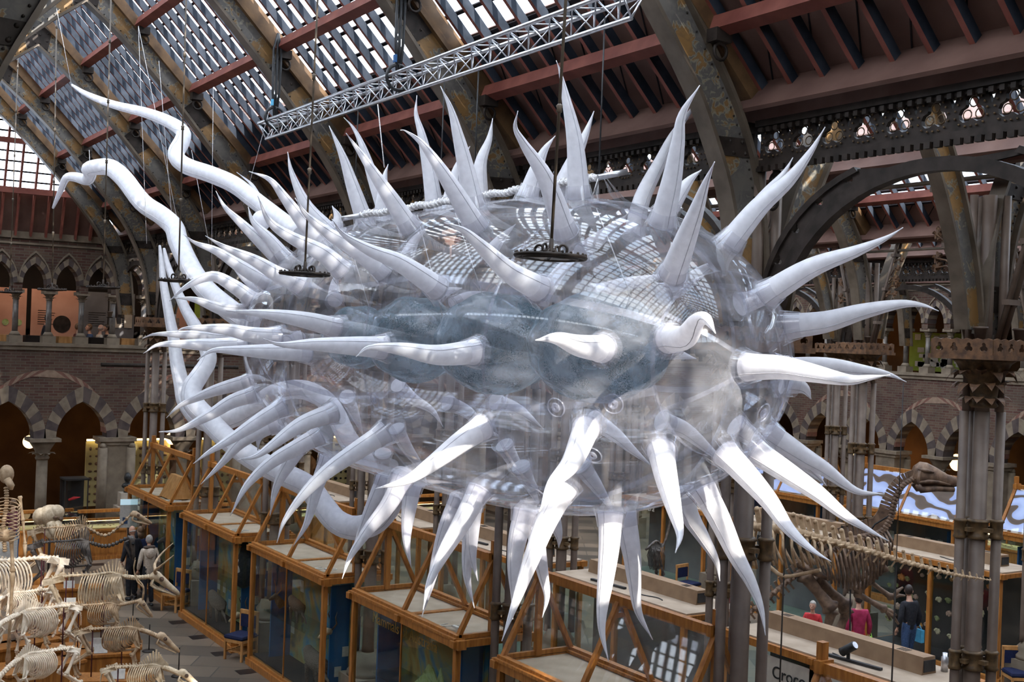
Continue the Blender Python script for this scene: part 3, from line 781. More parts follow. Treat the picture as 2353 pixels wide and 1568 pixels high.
# ---- brick walls with two storeys of arcades
def pointed(cx, w_, z0, zs, za, n=8):
    """opening: bottom z0, springing zs, apex za"""
    pts = [(cx-w_/2, z0)]
    Lp = [(cx-w_/2, zs)]; R = []
    H = za-zs; a = w_/2
    Rr = (a*a+H*H)/(2*a)
    if Rr < a: Rr = a
    th = math.asin(min(1, H/Rr))
    for i in range(n+1):
        t = th*i/n
        Lp.append((cx-w_/2+Rr*(1-cos(t)), zs+Rr*sin(t)))
    Rp = [(2*cx-x, z) for x, z in Lp[::-1]]
    return pts+Lp+Rp[1:]+[(cx+w_/2, z0)]
def arcade_wall(name, label, s0, s1, piers, bw, T, rnd_seed, mat, dark_first=True, upper_off=0.0):
    """T maps (s, z, depth) plane to world; piers = s positions of big piers on ground floor"""
    root = empty(name, (0, 0, 0), kind='structure', label=label)
    low = [[(s0, 0), (s1, 0), (s1, hz(-.72)), (s0, hz(-.72))]]
    hol = []; arches = []
    for p in piers:
        for c in (p+bw*.25, p+bw*.75):
            if c-bw*.25 < s0-.05 or c+bw*.25 > s1+.05: continue
            hol.append(pointed(c, bw/2-.62, .02, hz(-3.45), hz(-2.35))); arches.append(c)
    out = [(s0, hz(-3.45))]
    for c in sorted(arches): out += pointed(c, bw/2-.62, hz(-3.45), hz(-3.45), hz(-2.35))[1:-1]
    out += [(s1, hz(-3.45)), (s1, hz(-.72)), (s0, hz(-.72))]
    me = plate([out], .5, T, mat)
    link('brickwork', me, root)
    # upper gallery wall
    up = [[(s0, hz(.9)), (s1, hz(.9)), (s1, hz(2.62)), (s0, hz(2.62))]]
    ua = []; us = bw/4.5; s = piers[0]-(.2 if rnd_seed == 1 else 0)+us*.5
    while s < s1-us*.4:
        if s > s0+us*.4: ua.append(s)
        s += us
    hol = [pointed(c, us-.26, hz(.9)+.001, hz(1.12), hz(1.72)) for c in ua]
    # bottom edge open: cut as comb outline
    out = [(s0, hz(.9))]
    for c in ua:
        h_ = pointed(c, us-.26, hz(.9), hz(1.12), hz(1.72)); out += h_
    out += [(s1, hz(.9)), (s1, hz(2.62)), (s0, hz(2.62))]
    link('gallery_arcade_wall', plate([out], .42, T, M['stone_dark'] if False else mat), root)
    # voussoirs
    vs = MB()
    TT = T
    def block(pts, m, d=.27, dep=0):
        n = len(vs.v)
        for dd in (-d, d):
            for (x, z) in pts: vs.v.append(TT @ Vector((x, z, dd)))
        k = len(pts)
        vs.face(tuple(range(n, n+k)), m); vs.face(tuple(range(n+k, n+2*k))[::-1], m)
        for i in range(k): vs.face((n+i, n+(i+1) % k, n+k+(i+1) % k, n+k+i), m)
    def voussoir(c, w_, zs, za, th_, n, d):
        a = pointed(c, w_, zs, zs, za, n)[1:-1]; b = pointed(c, w_+2*th_, zs, zs, za+th_*1.35, n)[1:-1]
        for i in range(len(a)-1):
            block([a[i], a[i+1], b[i+1], b[i]], i % 2, d)
    for c in arches: voussoir(c, bw/2-.62, hz(-3.45), hz(-2.35), .34, 7, .28)
    for c in ua: voussoir(c, us-.26, hz(1.12), hz(1.72), .14, 5, .24)
    vs.build('voussoirs', [M['stone_dark'], M['stone_light']], root)
    # relieving brick arch
    ra = MB(); vs2 = vs; vs = ra
    def block2(pts, m, d):
        n = len(ra.v)
        for dd in (-d, d):
            for (x, z) in pts: ra.v.append(TT @ Vector((x, z, dd)))
        ra.face((n, n+1, n+2, n+3), m); ra.face((n+7, n+6, n+5, n+4), m)
        for i in range(4): ra.face((n+i, n+(i+1) % 4, n+4+(i+1) % 4, n+4+i), m)
    for p in piers:
        c = p+bw/2
        if p < s0-.1 or p+bw > s1+.1: continue
        a = pointed(c, bw-.75, hz(-3.3), hz(-3.3), hz(-1.62), 14)[1:-1]; b = pointed(c, bw-.45, hz(-3.3), hz(-3.3), hz(-1.42), 14)[1:-1]
        for i in range(len(a)-1): block2([a[i], a[i+1], b[i+1], b[i]], i % 2, .262)
        # hood moulds of gallery openings
    for c in ua:
        a = pointed(c, us-.03, hz(1.12), hz(1.12), hz(2.02), 6)[1:-1]; b = pointed(c, us+.02, hz(1.12), hz(1.12), hz(2.09), 6)[1:-1]
        for i in range(len(a)-1): block2([a[i], a[i+1], b[i+1], b[i]], 2, .25)
    ra.build('relieving_arches', [M['red_paint'] if False else M['brick_dark'], M['brick_pale'], M['stone_light']], root)
    # string courses
    sc = MB()
    def course(z0, z1, d, m=0):
        a = [TT @ Vector((x, z, dd)) for dd in (-d, d) for (x, z) in ((s0, z0), (s1, z0), (s1, z1), (s0, z1))]
        n = len(sc.v); sc.v += a
        for f in ((0, 1, 2, 3), (7, 6, 5, 4), (0, 4, 5, 1), (1, 5, 6, 2), (2, 6, 7, 3), (3, 7, 4, 0)): sc.face(tuple(n+i for i in f), m)
    course(hz(-.72), hz(-.62), .34); course(hz(-.84), hz(-.72), .29); course(hz(2.42), hz(2.62), .27); course(hz(2.25), hz(2.30), .25)
    sc.build('string_course', M['stone'], root)
    return root, arches, ua
mottled('brick_dark', (.13, .06, .045), (.17, .08, .06), 8, .9); mottled('brick_pale', (.20, .13, .09), (.26, .18, .13), 8, .9)
TW = Matrix.Translation((0, YW+.25, 0)) @ Matrix(((1, 0, 0, 0), (0, 0, -1, 0), (0, 1, 0, 0), (0, 0, 0, 1)))
TS = Matrix.Translation((XS+.25, 0, 0)) @ Matrix(((0, 0, -1, 0), (1, 0, 0, 0), (0, 1, 0, 0), (0, 0, 0, 1)))
PW = [1.2+4.2*k for k in range(0, 9)]; PS = [37.3-4.2*k for k in range(8, -1, -1)]
wW, aW, uW = arcade_wall('wall_end', 'brick end wall with two storeys of pointed arcades', 1.0, 34.5, PW[:8], 4.2, TW, 1, M['brick_x'])
wS, aS, uS = arcade_wall('wall_right', 'brick side wall beyond the arcades with two storeys of pointed arches', 7.9, 37.3, PS[1:8], 4.2, TS, 2, M['brick_y'])

# stone columns and piers of the two arcades (only those the view can reach)
def stone_col(root, r, zb, zt, capr, cm, sm_):
    b = MB(); b.box((0, 0, zb+.12*(zt-zb)/2 if False else zb+.10), (capr*2, capr*2, .2)); b.lathe([(capr*.9, zb+.2), (r*1.15, zb+.32)], seg=14)
    s = MB(); s.lathe([(r, zb+.3), (r*.95, zt-capr*1.5)], seg=14)
    c = MB(); c.lathe([(r*1.1, zt-capr*1.55), (r*1.25, zt-capr*1.4), (r*1.05, zt-capr*1.3), (r*1.3, zt-capr*.9), (capr*.95, zt-.10)], seg=12); c.box((0, 0, zt-.05), (capr*2.1, capr*2.1, .1))
    for k in range(10):
        t = 2*pi*k/10; d = Vector((cos(t), sin(t), 0)); leaf(c, Vector((0, 0, zt-capr*1.25))+d*r*1.1, d, Vector((0, 0, 1)), capr*.7, capr*.2, 0, .5)
    b.build('base', M['stone'], root); s.build('shaft', sm_, root); c.build('capital', cm, root)
def stone_pier(root, zt, T):
    b = MB(); b.box((0, 0, .35), (1.15, .95, .7)); b.box((0, 0, (zt+.3)/2), (.84, .66, zt-.3)); b.lathe([(.14, .5), (.14, zt-.3)], (-.42, -.33, 0), 8); b.lathe([(.14, .5), (.14, zt-.3)], (.42, -.33, 0), 8)
    c = MB(); c.box((0, 0, zt-.05), (1.12, .84, .12)); c.box((0, 0, zt-.16), (1.0, .74, .12)); c.ball((-.44, -.36, zt-.25), .10); c.ball((.44, -.36, zt-.25), .10)
    b.build('pier_body', M['stone'], root); c.build('capital', M['stone_light'], root)
sp0 = sc0 = gc0 = None
NTH = ['first', 'second', 'third', 'fourth', 'fifth', 'sixth', 'seventh', 'eighth', 'ninth', 'tenth', 'eleventh', 'twelfth'] + [a+b for a in ('thir', 'four', 'fif', 'six', 'seven', 'eigh', 'nine') for b in ('teenth',)] + ['twentieth'] + ['%s-%s' % (a, b) for a in ('twenty', 'thirty', 'forty') for b in ('first', 'second', 'third', 'fourth', 'fifth', 'sixth', 'seventh', 'eighth', 'ninth', 'last')]
def place_supports(wall, T, piers, us, s0, s1, rz, lab, lo_, hi_):
    global sp0, sc0, gc0
    i = 0
    for p in piers:
        for kind, s in (('pier', p), ('col', p+2.1)):
            if s < lo_ or s > hi_ or (rz and s > 37.2): continue
            w_ = T @ Vector((s, 0, 0)); i += 1
            if kind == 'pier':
                if sp0 is None: sp0 = empty('stone_pier'); stone_pier(sp0, hz(-3.45), None); o = sp0
                else: o = copy_tree(sp0)
                tag(o, 'stone pier under the %s, %s ground floor support from %s' % (lab, NTH[i-1], 'the left' if rz == 0 else 'the near end'), 'pier', 'ground floor piers')
            else:
                if sc0 is None: sc0 = empty('stone_column'); stone_col(sc0, .17, 0, hz(-3.45), .42, M['stone_light'], M['stone']); o = sc0
                else: o = copy_tree(sc0)
                tag(o, 'round stone column under the %s, %s ground floor support from %s' % (lab, NTH[i-1], 'the left' if rz == 0 else 'the near end'), 'column', 'ground floor stone columns')
            o.location = w_; o.rotation_euler = (0, 0, rz)
    st = us[1]-us[0]; i = 0
    for u in [us[0]-st/2]+[u+st/2 for u in us]:
        if u < lo_-.2 or u > hi_+.2: continue
        w_ = T @ Vector((u, 0, 0)); i += 1
        if gc0 is None: gc0 = empty('gallery_column'); stone_col(gc0, .085, hz(-.62), hz(.93), .19, M['stone_light'], M['marble_grey']); o = gc0
        else: o = copy_tree(gc0)
        o.location = w_; tag(o, 'slim grey marble gallery column on the %s, %s from %s' % (lab, NTH[i-1], 'the left' if rz == 0 else 'the near end'), 'column', 'upper gallery columns')
place_supports(wW, TW, PW, uW, 1, 34.5, 0, 'end wall', 5.0, 34.6)
place_supports(wS, TS, PS, uS, 8, 37.3, pi/2, 'side wall', 16, 37.4)

# ---- cloister behind the arcades: back walls, gallery floor, ceilings
def bx(name, a, b, mat, lab, kind='structure'):
    o = MB().b2(a, b).build(name, mat); o['kind'] = kind; o['label'] = lab; return o
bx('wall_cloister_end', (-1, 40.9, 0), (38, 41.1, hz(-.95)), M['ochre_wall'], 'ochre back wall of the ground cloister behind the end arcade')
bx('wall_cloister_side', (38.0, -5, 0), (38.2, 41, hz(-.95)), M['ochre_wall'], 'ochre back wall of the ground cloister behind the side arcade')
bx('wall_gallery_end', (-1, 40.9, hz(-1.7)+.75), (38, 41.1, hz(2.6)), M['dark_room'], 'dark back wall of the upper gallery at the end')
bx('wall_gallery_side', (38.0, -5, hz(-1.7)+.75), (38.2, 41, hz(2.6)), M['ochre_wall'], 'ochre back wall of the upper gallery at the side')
bx('trim_1', (-1, 37.56, hz(-1.75)), (38, 41, hz(-1.6)), M['stone'], 'gallery floor slab behind the end arcade')
bx('trim_2', (34.76, 4, hz(-1.75)), (38.2, 41, hz(-1.6)), M['stone'], 'gallery floor slab behind the side arcade')
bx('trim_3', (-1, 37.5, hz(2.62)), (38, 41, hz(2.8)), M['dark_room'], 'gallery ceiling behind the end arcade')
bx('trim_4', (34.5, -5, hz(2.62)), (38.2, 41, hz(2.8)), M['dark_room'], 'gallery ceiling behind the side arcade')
bx('wall_gable', (-7.7, -1.25, hz(2.6)), (1.0, -1.05, hz(7.6)), M['brick_x'], 'gable wall behind the viewer, left')
link('brickwork', plate([[(1.0, hz(2.6)), (38, hz(2.6)), (38, hz(7.6)), (1.0, hz(7.6))], [(1.4, hz(3.0)), (1.9, hz(3.6)), (4.5, hz(6.25)), (5.9, hz(6.25)), (8.5, hz(3.6)), (9.0, hz(3.0))]], .2, Matrix.Translation((0, -1.15, 0)) @ Matrix(((1, 0, 0, 0), (0, 0, -1, 0), (0, 1, 0, 0), (0, 0, 0, 1))), M['brick_x']), tag(empty('wall_gable_glazed'), 'unseen gable wall behind the viewer, glazed opening shaped to aim the sun', kind='structure'))  # out of view; opening cut low and capped so sun misses the upper spikes
bx('wall_end_left', (-7.7, 37.3, 0), (.98, 37.8, hz(8)), M['brick_x'], 'end wall of the hall left of the view')
bx('wall_end_upper', (9.4, 37.85, hz(2.6)), (38, 38.0, hz(7.6)), M['brick_x'], 'gable walls above the end arcade beyond the first hall')
bx('wall_left', (-7.7, -5, 0), (-7.5, 41, hz(2.7)), M['brick_y'], 'brick wall out of view on the left')
bx('trim_6', (-7.7, -5, hz(2.75)), (38, -1.05, hz(2.9)), M['stone'], 'unseen gallery ceiling slab above and behind the viewer, added to block low sun')  # out of view; added to keep low sun off the right-hand columns
bx('wall_back', (-7.7, -5, 0), (38, -4.8, hz(2.75)), M['brick_x'], 'brick wall behind the viewer')

wv = empty('window_2', (5.2, -1.1, 0), kind='structure'); wv['label'] = 'unseen glazed gable behind the viewer, shaped to aim the sun'
g = MB(); g.quad((-3.8, 0, hz(3.0)), (3.8, 0, hz(3.0)), (.7, 0, hz(6.25)), (-.7, 0, hz(6.25))); g.build('roof_glazing', M['pane'], wv)
g = MB()
for k in range(9): x = -3.2+.8*k; g.bar((x, .0, hz(3.0)), (x, .0, hz(min(6.25, 7.2-abs(x)*1.02))), .06, .09)
for z in (3.9, 4.8, 5.6): w_ = min(3.8, 7.1-z); g.bar((-w_, 0, hz(z)), (w_, 0, hz(z)), .05, .07)
g.build('glazing_bar', M['red_paint'], wv)
# ================================================================ THE INFLATABLE BACTERIUM
BX, BY, BH, BL, BR, BQ = 7.2, 12.45, -.145, 4.98, 1.70, 3.55
def bprof(t): return BR*sqrt(max(0, 1-abs(t)**BQ))
bact = empty('inflatable_bacterium', (BX, BY, hz(BH)))
tag(bact, 'huge clear inflatable bacterium bristling with white spikes, hung below the roof truss', 'sculpture')
def Lc(p): return Vector(p)-Vector((BX, BY, hz(BH)))
def inside(p):
    q = Lc(p); t = q.y/BL
    return abs(t) < 1 and (q.x**2+q.z**2) < bprof(t)**2
def hit(px, py, far=False):
    r = ray(px, py); prev = None; st = [5+i*.01 for i in range(2600)]
    if far: st = st[::-1]
    for d in st:
        if inside(CAM+r*d): return CAM+r*d
    return None
CPX = (1190, 812)
def base_hit(px, py, far):
    for k in range(60):
        t = k/60
        h = hit(lerp(px, CPX[0], t), lerp(py, CPX[1], t), far)
        if h is not None: return h
    return Vector((BX, BY, hz(BH)))
def bnormal(p):
    q = Lc(p); e = .01; t = max(-.995, min(.995, q.y/BL))
    dr = (bprof(min(.999, t+e))-bprof(max(-.999, t-e)))/(2*e*BL)
    n = Vector((q.x, 0, q.z)).normalized(); n.y = -dr
    return n.normalized()
# body film
prof = []
for i in range(49):
    a = -pi/2+pi*i/48; t = sin(a); t = max(-.9995, min(.9995, t))
    prof.append((bprof(t)+.004, t*BL))
bd = MB().lathe(prof, (0, 0, 0), 72, axis='Y').build('body', M['film'], bact)
# gathered crest where the suspension cords lift the film
# welded strips
wd = MB()
def onb(t, ang, o=.006):
    r = bprof(t)+o; return Vector((cos(ang)*r, t*BL, sin(ang)*r))
def strip(pts, w_=.035):
    n = len(wd.v)
    for i, (t, a) in enumerate(pts):
        t2, a2 = pts[min(i+1, len(pts)-1)]; t1, a1 = pts[max(0, i-1)]
        p = onb(t, a); d = (onb(t2, a2)-onb(t1, a1)).normalized(); nn = Vector((p.x, 0, p.z)).normalized(); s_ = d.cross(nn).normalized()*w_
        wd.v += [p-s_, p+s_]
    for i in range(len(pts)-1): wd.face((n+2*i, n+2*i+1, n+2*i+3, n+2*i+2), 0, True)
for a in (.52, 1.75, 2.72, 3.44, 4.25, 5.1, 6.1):
    strip([(-.93+1.86*i/40, a+.03*sin(i*.4)) for i in range(41)])
for t in (-.93, -.62, -.18, .28, .7, .93):
    strip([(t, 2*pi*i/60) for i in range(61)], .03)
for k in range(6):
    strip([(-.93-.065*i/8, .52+k*pi/3) for i in range(9)], .02)
wd.build('weld_seams', M['weld'], bact)
# inner nucleus chain
def smx(t):
    v = 0
    for (c, a, r) in ((9.72-BY, .98, .55), (11.66-BY, .98, .58), (13.62-BY, .84, .55), (15.3-BY, .74, .44)):
        u = (t-c)/a
        if abs(u) < 1: v = max(v, r*sqrt(1-u*u))
    return max(v, .08)
ys = [-3.68+7.72*i/110 for i in range(111)]
nprof = []
for i, y in enumerate(ys):
    nprof.append((smx(y) if 0 < i < 110 else .02, y))
nprof[0] = (.05, ys[0]); 
nm_ = MB().lathe(nprof, (0, 0, .10), 40, axis='Y')
rn = random.Random(5)
for v in nm_.v:
    a = atan2(v.z-.1, v.x); k = 1+.03*sin(9*a+v.y*3); v.x *= k; v.z = .1+(v.z-.1)*k
nm_.build('nucleus', M['nucleus_film'], bact)
for (yy, xx) in ((9.3, .1), (11.9, -.05), (12.9, 0), (15.1, .05)):
    t = (yy-BY)/BL
    MB().tube([(xx, yy-BY, smx(yy-BY)+.10), (xx-.25, yy-BY+.3, bprof(t)*.97)], .006, 5).build('tether', M['rope'], bact)
# valves
for (px, py) in ((1279, 936), (1410, 928), (863, 920), (1752, 948), (1362, 1045)):
    p = base_hit(px, py, False); n = bnormal(p)
    v = MB(); v.ring(Lc(p)+n*.01, .085, .006, 24, 5, nrm=n); v.ring(Lc(p)+n*.015, .035, .010, 18, 5, nrm=n); v.ring(Lc(p)+n*.02, .018, .006, 12, 5, nrm=n)
    o = v.build('valve', M['weld'], bact)

# spikes: pixel track from base to tip, near or far wall of the body
SP = [
 # top, outside
 ([(1333,451),(1321,327),(1300,224),(1286,162),(1278,139)],0,1), ([(1300,537),(1255,413),(1203,330),(1184,293),(1190,255)],0,1),
 ([(1097,527),(1028,413),(973,334),(935,303),(920,299)],0,1), ([(1090,478),(1073,396),(1052,310),(1035,248),(1012,198)],0,1),
 ([(1000,485),(987,396),(969,310),(956,262),(958,219)],1,1), ([(945,527),(883,434),(835,362),(808,324),(795,306)],0,1),
 ([(893,510),(859,413),(832,334),(811,293),(790,270)],1,1), ([(838,510),(811,430),(787,358),(756,289)],0,1),
 ([(1520,517),(1544,413),(1558,327),(1568,262),(1608,196)],0,1), ([(1455,548),(1475,458),(1517,372),(1548,310),(1590,250),(1605,212)],1,1),
 ([(1545,632),(1572,560),(1600,485),(1622,420),(1642,372)],0,1), ([(1680,560),(1745,475),(1812,415),(1862,350),(1896,292)],0,1.1),
 ([(1720,545),(1755,455),(1800,400),(1822,362)],1,.9), ([(1290,417),(1317,372),(1345,310),(1365,255)],1,.8),
 ([(1214,430),(1234,386),(1252,344),(1276,312)],1,.8), ([(1090,427),(1104,379),(1124,320),(1132,272)],1,.8),
 ([(1021,455),(1052,386),(1080,336)],1,.7), ([(854,482),(883,413),(892,377)],1,.7), ([(1560,460),(1580,420),(1612,390)],1,.7),
 ([(733,517),(706,475),(671,399),(661,349)],1,1), ([(752,570),(696,510),(654,455),(620,413),(572,394)],0,1.05),
 ([(765,600),(690,540),(606,465),(578,424),(544,396)],1,1.05), ([(640,600),(551,510),(516,475),(496,439)],1,1.05),
 ([(648,592),(620,550),(582,510),(570,475)],1,.7), ([(765,530),(776,500),(763,473)],1,.6),
 ([(885,625),(820,575),(760,540),(705,495),(678,455)],0,1.1), ([(1010,665),(920,605),(850,575),(790,540),(763,504)],0,1.1),
 ([(788,623),(740,582),(671,547),(620,510),(592,450)],0,1.15), ([(692,655),(637,630),(585,599),(516,568),(472,542)],0,1.1),
 ([(616,650),(558,616),(499,578),(448,558),(421,538)],0,1.05), ([(590,660),(565,640),(535,616)],1,.7),
 ([(580,690),(537,658),(487,635),(430,658),(389,692)],1,1), ([(560,715),(516,713),(448,689),(399,685)],1,1),
 ([(775,755),(706,737),(620,723),(520,714)],0,1.05), ([(640,775),(580,770),(516,757),(430,754),(403,764)],0,1.05),
 ([(552,782),(500,778),(448,771),(361,768),(327,778)],1,1.1), ([(556,792),(500,794),(450,792),(368,792),(329,813)],0,1.1),
 ([(709,809),(637,809),(551,806),(489,806),(453,828)],0,1.05), ([(883,799),(800,795),(723,792),(644,792),(604,778)],0,1.1),
 ([(1090,809),(1004,816),(918,802),(849,799),(818,820)],0,1.1), ([(1383,802),(1331,795),(1279,778),(1231,782)],0,1.15),
 ([(1538,780),(1575,775),(1600,740),(1622,733),(1644,766)],0,1.15), ([(1500,808),(1545,812),(1600,825)],1,.8),
 ([(1240,665),(1170,625),(1110,570),(1065,530),(1020,512)],0,1.1),
 # right end
 ([(1758,680),(1863,616),(1966,578),(2035,548),(2075,523)],0,1.2), ([(1700,700),(1752,681),(1840,640),(1915,610)],1,.9),
 ([(1806,751),(1897,740),(1983,716),(2070,699),(2121,702),(2157,715)],0,1.2), ([(1715,844),(1794,845),(1863,857),(1949,873),(2000,868),(2045,862)],0,1.2),
 ([(1790,850),(1897,842),(1983,851),(2040,860),(2083,878)],1,1.1), ([(1800,878),(1846,892),(1864,918)],1,.8),
 # seen through the film, upper
 ([(1338,582),(1375,550),(1430,505),(1450,485)],1,.9), ([(1365,678),(1430,655),(1513,637),(1560,618)],1,.9),
 ([(1524,678),(1570,655),(1620,618),(1680,592)],1,.9), ([(770,690),(768,660),(775,620)],1,.7), ([(1240,690),(1290,620),(1350,560),(1400,545)],1,.8),
 ([(1000,690),(1030,670),(1062,662)],1,.6), ([(1040,700),(1080,680),(1130,672)],1,.6),([(935,590),(955,550),(985,520)],1,.6),([(1120,590),(1150,550),(1185,515)],1,.6),
 # lower, inside
 ([(914,885),(952,919),(993,944),(1018,981)],1,.9), ([(1028,926),(1075,948),(1110,985),(1162,1009)],1,.9), ([(1138,923),(1193,943),(1248,985)],1,.9),
 ([(797,912),(814,950),(835,1002)],1,.8), ([(911,985),(935,1030),(966,1075),(983,1121)],1,.9), ([(1362,964),(1417,1002),(1451,1033),(1500,1073)],1,.95),
 ([(1159,1023),(1186,1070),(1225,1110),(1240,1140)],1,.85), ([(1197,1073),(1217,1114),(1240,1166)],1,.9), ([(1334,1069),(1365,1110),(1396,1155),(1414,1185)],1,.95),
 ([(1520,968),(1575,990),(1630,1035),(1680,1078)],1,.95), ([(1691,978),(1742,1016),(1820,1060),(1897,1114)],1,.95), ([(1760,992),(1846,1049),(1897,1080),(1966,1128),(2033,1136)],1,1),
 ([(880,1042),(880,1080),(868,1115)],1,.8), ([(680,780),(690,760)],1,.5), ([(655,790),(640,775)],1,.5),
 # lower, outside
 ([(1347,985),(1314,1062),(1269,1114),(1240,1176)],0,1.15), ([(1110,981),(1055,1019),(993,1066),(935,1104),(862,1124)],0,1.15),
 ([(888,992),(830,1030),(760,1078),(704,1130),(655,1195),(636,1248)],0,1.1), ([(768,947),(689,978),(620,1028),(585,1050),(545,1057)],0,1.1),
 ([(737,999),(680,1030),(625,1062),(568,1115),(529,1186)],0,1.05), ([(651,935),(600,965),(530,1010),(480,1040),(444,1066)],0,1.05),
 ([(640,975),(600,990),(551,1020),(510,1065),(461,1114)],1,1), ([(568,909),(534,923),(482,954),(413,988),(365,993)],0,1),
 ([(548,878),(510,893),(465,909),(413,933),(382,961)],1,1), ([(627,978),(599,1002),(592,1036)],1,.6),
 ([(740,1060),(728,1120),(706,1200),(673,1257)],1,1), ([(690,1020),(668,1060),(635,1120),(620,1186)],1,.9), ([(925,1098),(893,1160),(845,1220),(805,1280),(786,1331)],0,1.15),
 ([(870,1110),(848,1180),(820,1250),(800,1300)],1,1), ([(935,1131),(936,1200),(935,1252),(945,1305)],1,.85),
 ([(1053,1152),(1028,1207),(1004,1286),(987,1355),(969,1419)],1,1.15), ([(1102,1125),(1062,1200),(1021,1269),(987,1338),(972,1402)],0,1.2),
 ([(1083,1160),(1080,1230),(1073,1321),(1090,1398)],1,1.05), ([(1078,1180),(1085,1270),(1098,1336)],1,.7),
 ([(1207,1180),(1190,1235),(1181,1303),(1181,1370),(1178,1424)],0,1.2), ([(1297,1121),(1255,1200),(1221,1286),(1190,1370),(1165,1440),(1153,1474)],0,1.25),
 ([(1231,1180),(1235,1252),(1248,1321),(1257,1372),(1246,1420)],1,1.1), ([(1262,1170),(1283,1228),(1284,1260)],1,.6),
 ([(1403,1180),(1400,1252),(1393,1321),(1383,1407),(1384,1458),(1398,1520)],0,1.3), ([(1438,1185),(1451,1269),(1458,1338),(1467,1407),(1500,1471)],1,1.2),
 ([(1519,1035),(1531,1097),(1548,1166),(1562,1228),(1552,1271)],0,1.15), ([(1622,1128),(1653,1193),(1691,1276),(1725,1338),(1749,1400),(1759,1461)],0,1.25),
 ([(1567,1124),(1584,1183),(1615,1235),(1646,1290),(1654,1336)],1,1), ([(1665,1040),(1718,1095),(1766,1150),(1811,1214),(1863,1262),(1910,1291)],0,1.2),
 ([(1742,1040),(1811,1088),(1880,1135),(1949,1190),(2042,1244)],0,1.2), ([(1735,1010),(1815,1045),(1863,1076),(1899,1117)],1,.9),
]
SPIKES = []
def seglens(p):
    L_ = [0]
    for a, b in zip(p, p[1:]): L_.append(L_[-1]+sqrt((a[0]-b[0])**2+(a[1]-b[1])**2))
    return [x/L_[-1] for x in L_], L_[-1]
for pts, far, ks in SP:
    B = base_hit(*pts[0], bool(far)); nrm = bnormal(B)
    fr, plen = seglens(pts); dB = (B-CAM).dot(_fw)
    want = 1.75*(.75+.25*ks)
    # wanted world length: at least the apparent one
    app = plen*dB/FPX; Ls = max(want*.9, app*1.05) if ks > .65 else max(app*1.15, .7)
    T_ = B+nrm*Ls; r = ray(*pts[-1]); dT = (T_-CAM).dot(_fw)
    lim = sqrt(max(.0, Ls*Ls-app*app)); sg = 1 if dT > dB else -1
    dT = dB+sg*min(abs(dT-dB), lim if lim > .05 else .05)
    if abs(dT-dB) > 1.5: dT = dB+sg*1.5
    P = []
    for (a, b), f in zip(pts, fr):
        P.append(CAM+ray(a, b)*lerp(dB, dT, f))
    P[0] = B
    path = smooth_path(P, 5) if len(P) > 2 else [P[0].lerp(P[-1], i/8) for i in range(9)]
    N = len(path); rb = .112*(.9+.1*ks) if ks > .65 else .10
    s_ = [0]
    for a, b in zip(path, path[1:]): s_.append(s_[-1]+(b-a).length)
    rad = []
    for x in s_:
        u = x/s_[-1]; rr = rb*(1-.30*u-.70*u**1.7)*(1.0+.10*max(0, 1-u*14)); rad.append(max(.004, rr))
    loc = [Lc(p) for p in path]
    o = MB().tube(loc, rad, 16).build('spike', M['fabric_white'], bact)
    d0 = (loc[1]-loc[0]).normalized()
    col = MB(); col.ring(loc[0]+d0*.01, rb*1.13, .016, 22, 6, nrm=d0, squash=.6)
    col.build('spike_collar', M['film_collar'], o)
    sm_ = MB(); a_, b_ = frame(d0); sv = []
    for i in range(N-1):
        d = (loc[min(i+1, N-1)]-loc[max(i-1, 0)]).normalized(); tocam = (Lc(CAM)-loc[i]).normalized(); q = (tocam-d*tocam.dot(d)); q.normalize(); side = d.cross(q)
        sv.append(loc[i]+(q*.85+side*.5).normalized()*(rad[i]*1.0))
    sm_.tube(sv, .0035, 4, cap=False); sm_.build('spike_seam', M['seam'], o)
    # clear flare joining film and spike
    fl = MB(); nn = bnormal(B); c0 = Lc(B)-d0*.02
    fl.tube([Lc(B)-nn*.03-d0*.02, Lc(B)+d0*.05, Lc(B)+d0*.14], [rb*1.5, rb*1.22, rb*1.05], 18, cap=False); fl.build('spike_flare', M['film_collar'], o)

# flagella
def flag(pts, z0, z1, rr, inner=None):
    fr, L_ = seglens(pts); P = [CAM+ray(a, b)*lerp(z0, z1, f) for (a, b), f in zip(pts, fr)]
    path = smooth_path(P, 4); N = len(path)
    rad = [max(.01, rr*min(1, (i/N)*2.2+.04)**.6) for i in range(N)]
    o = MB().tube([Lc(p) for p in path], rad, 18).build('flagellum', M['fabric_white'], bact)
    s2 = MB(); sv = []
    for i in range(N-1):
        d = (path[min(i+1, N-1)]-path[max(i-1, 0)]).normalized(); tc_ = (CAM-path[i]).normalized(); q = tc_-d*tc_.dot(d); q.normalize()
        sv.append(Lc(path[i]+(q*.8+d.cross(q)*.6).normalized()*rad[i]))
    s2.tube(sv, .004, 4, cap=False).build('flagellum_seam', M['seam'], o)
    return path
zf = 1/2.904
f1 = flag([(165,195),(200,217),(262,241),(331,258),(386,279),(420,303),(417,327),(405,350),(410,368),(434,384),(482,400),(537,424),(585,460),(637,500),(690,540)], 22, 17.3, .135)
f2 = flag([(122,478),(138,441),(152,410),(172,407),(200,413),(207,398),(204,389),(224,384),(255,386),(286,412),(327,465),(372,496),(400,523),(410,556),(434,608),(458,648),(482,675),(516,703),(545,725),(575,745)], 24, 17.6, .165)
f3 = flag([(377,572),(386,612),(406,665),(427,713),(451,754),(472,795),(479,828),(458,864),(441,892),(444,926),(475,961),(516,1004),(575,1050),(640,1085),(706,1118),(740,1160),(775,1200),(820,1214),(868,1195),(905,1140),(925,1095)], 21, 15.2, .165)
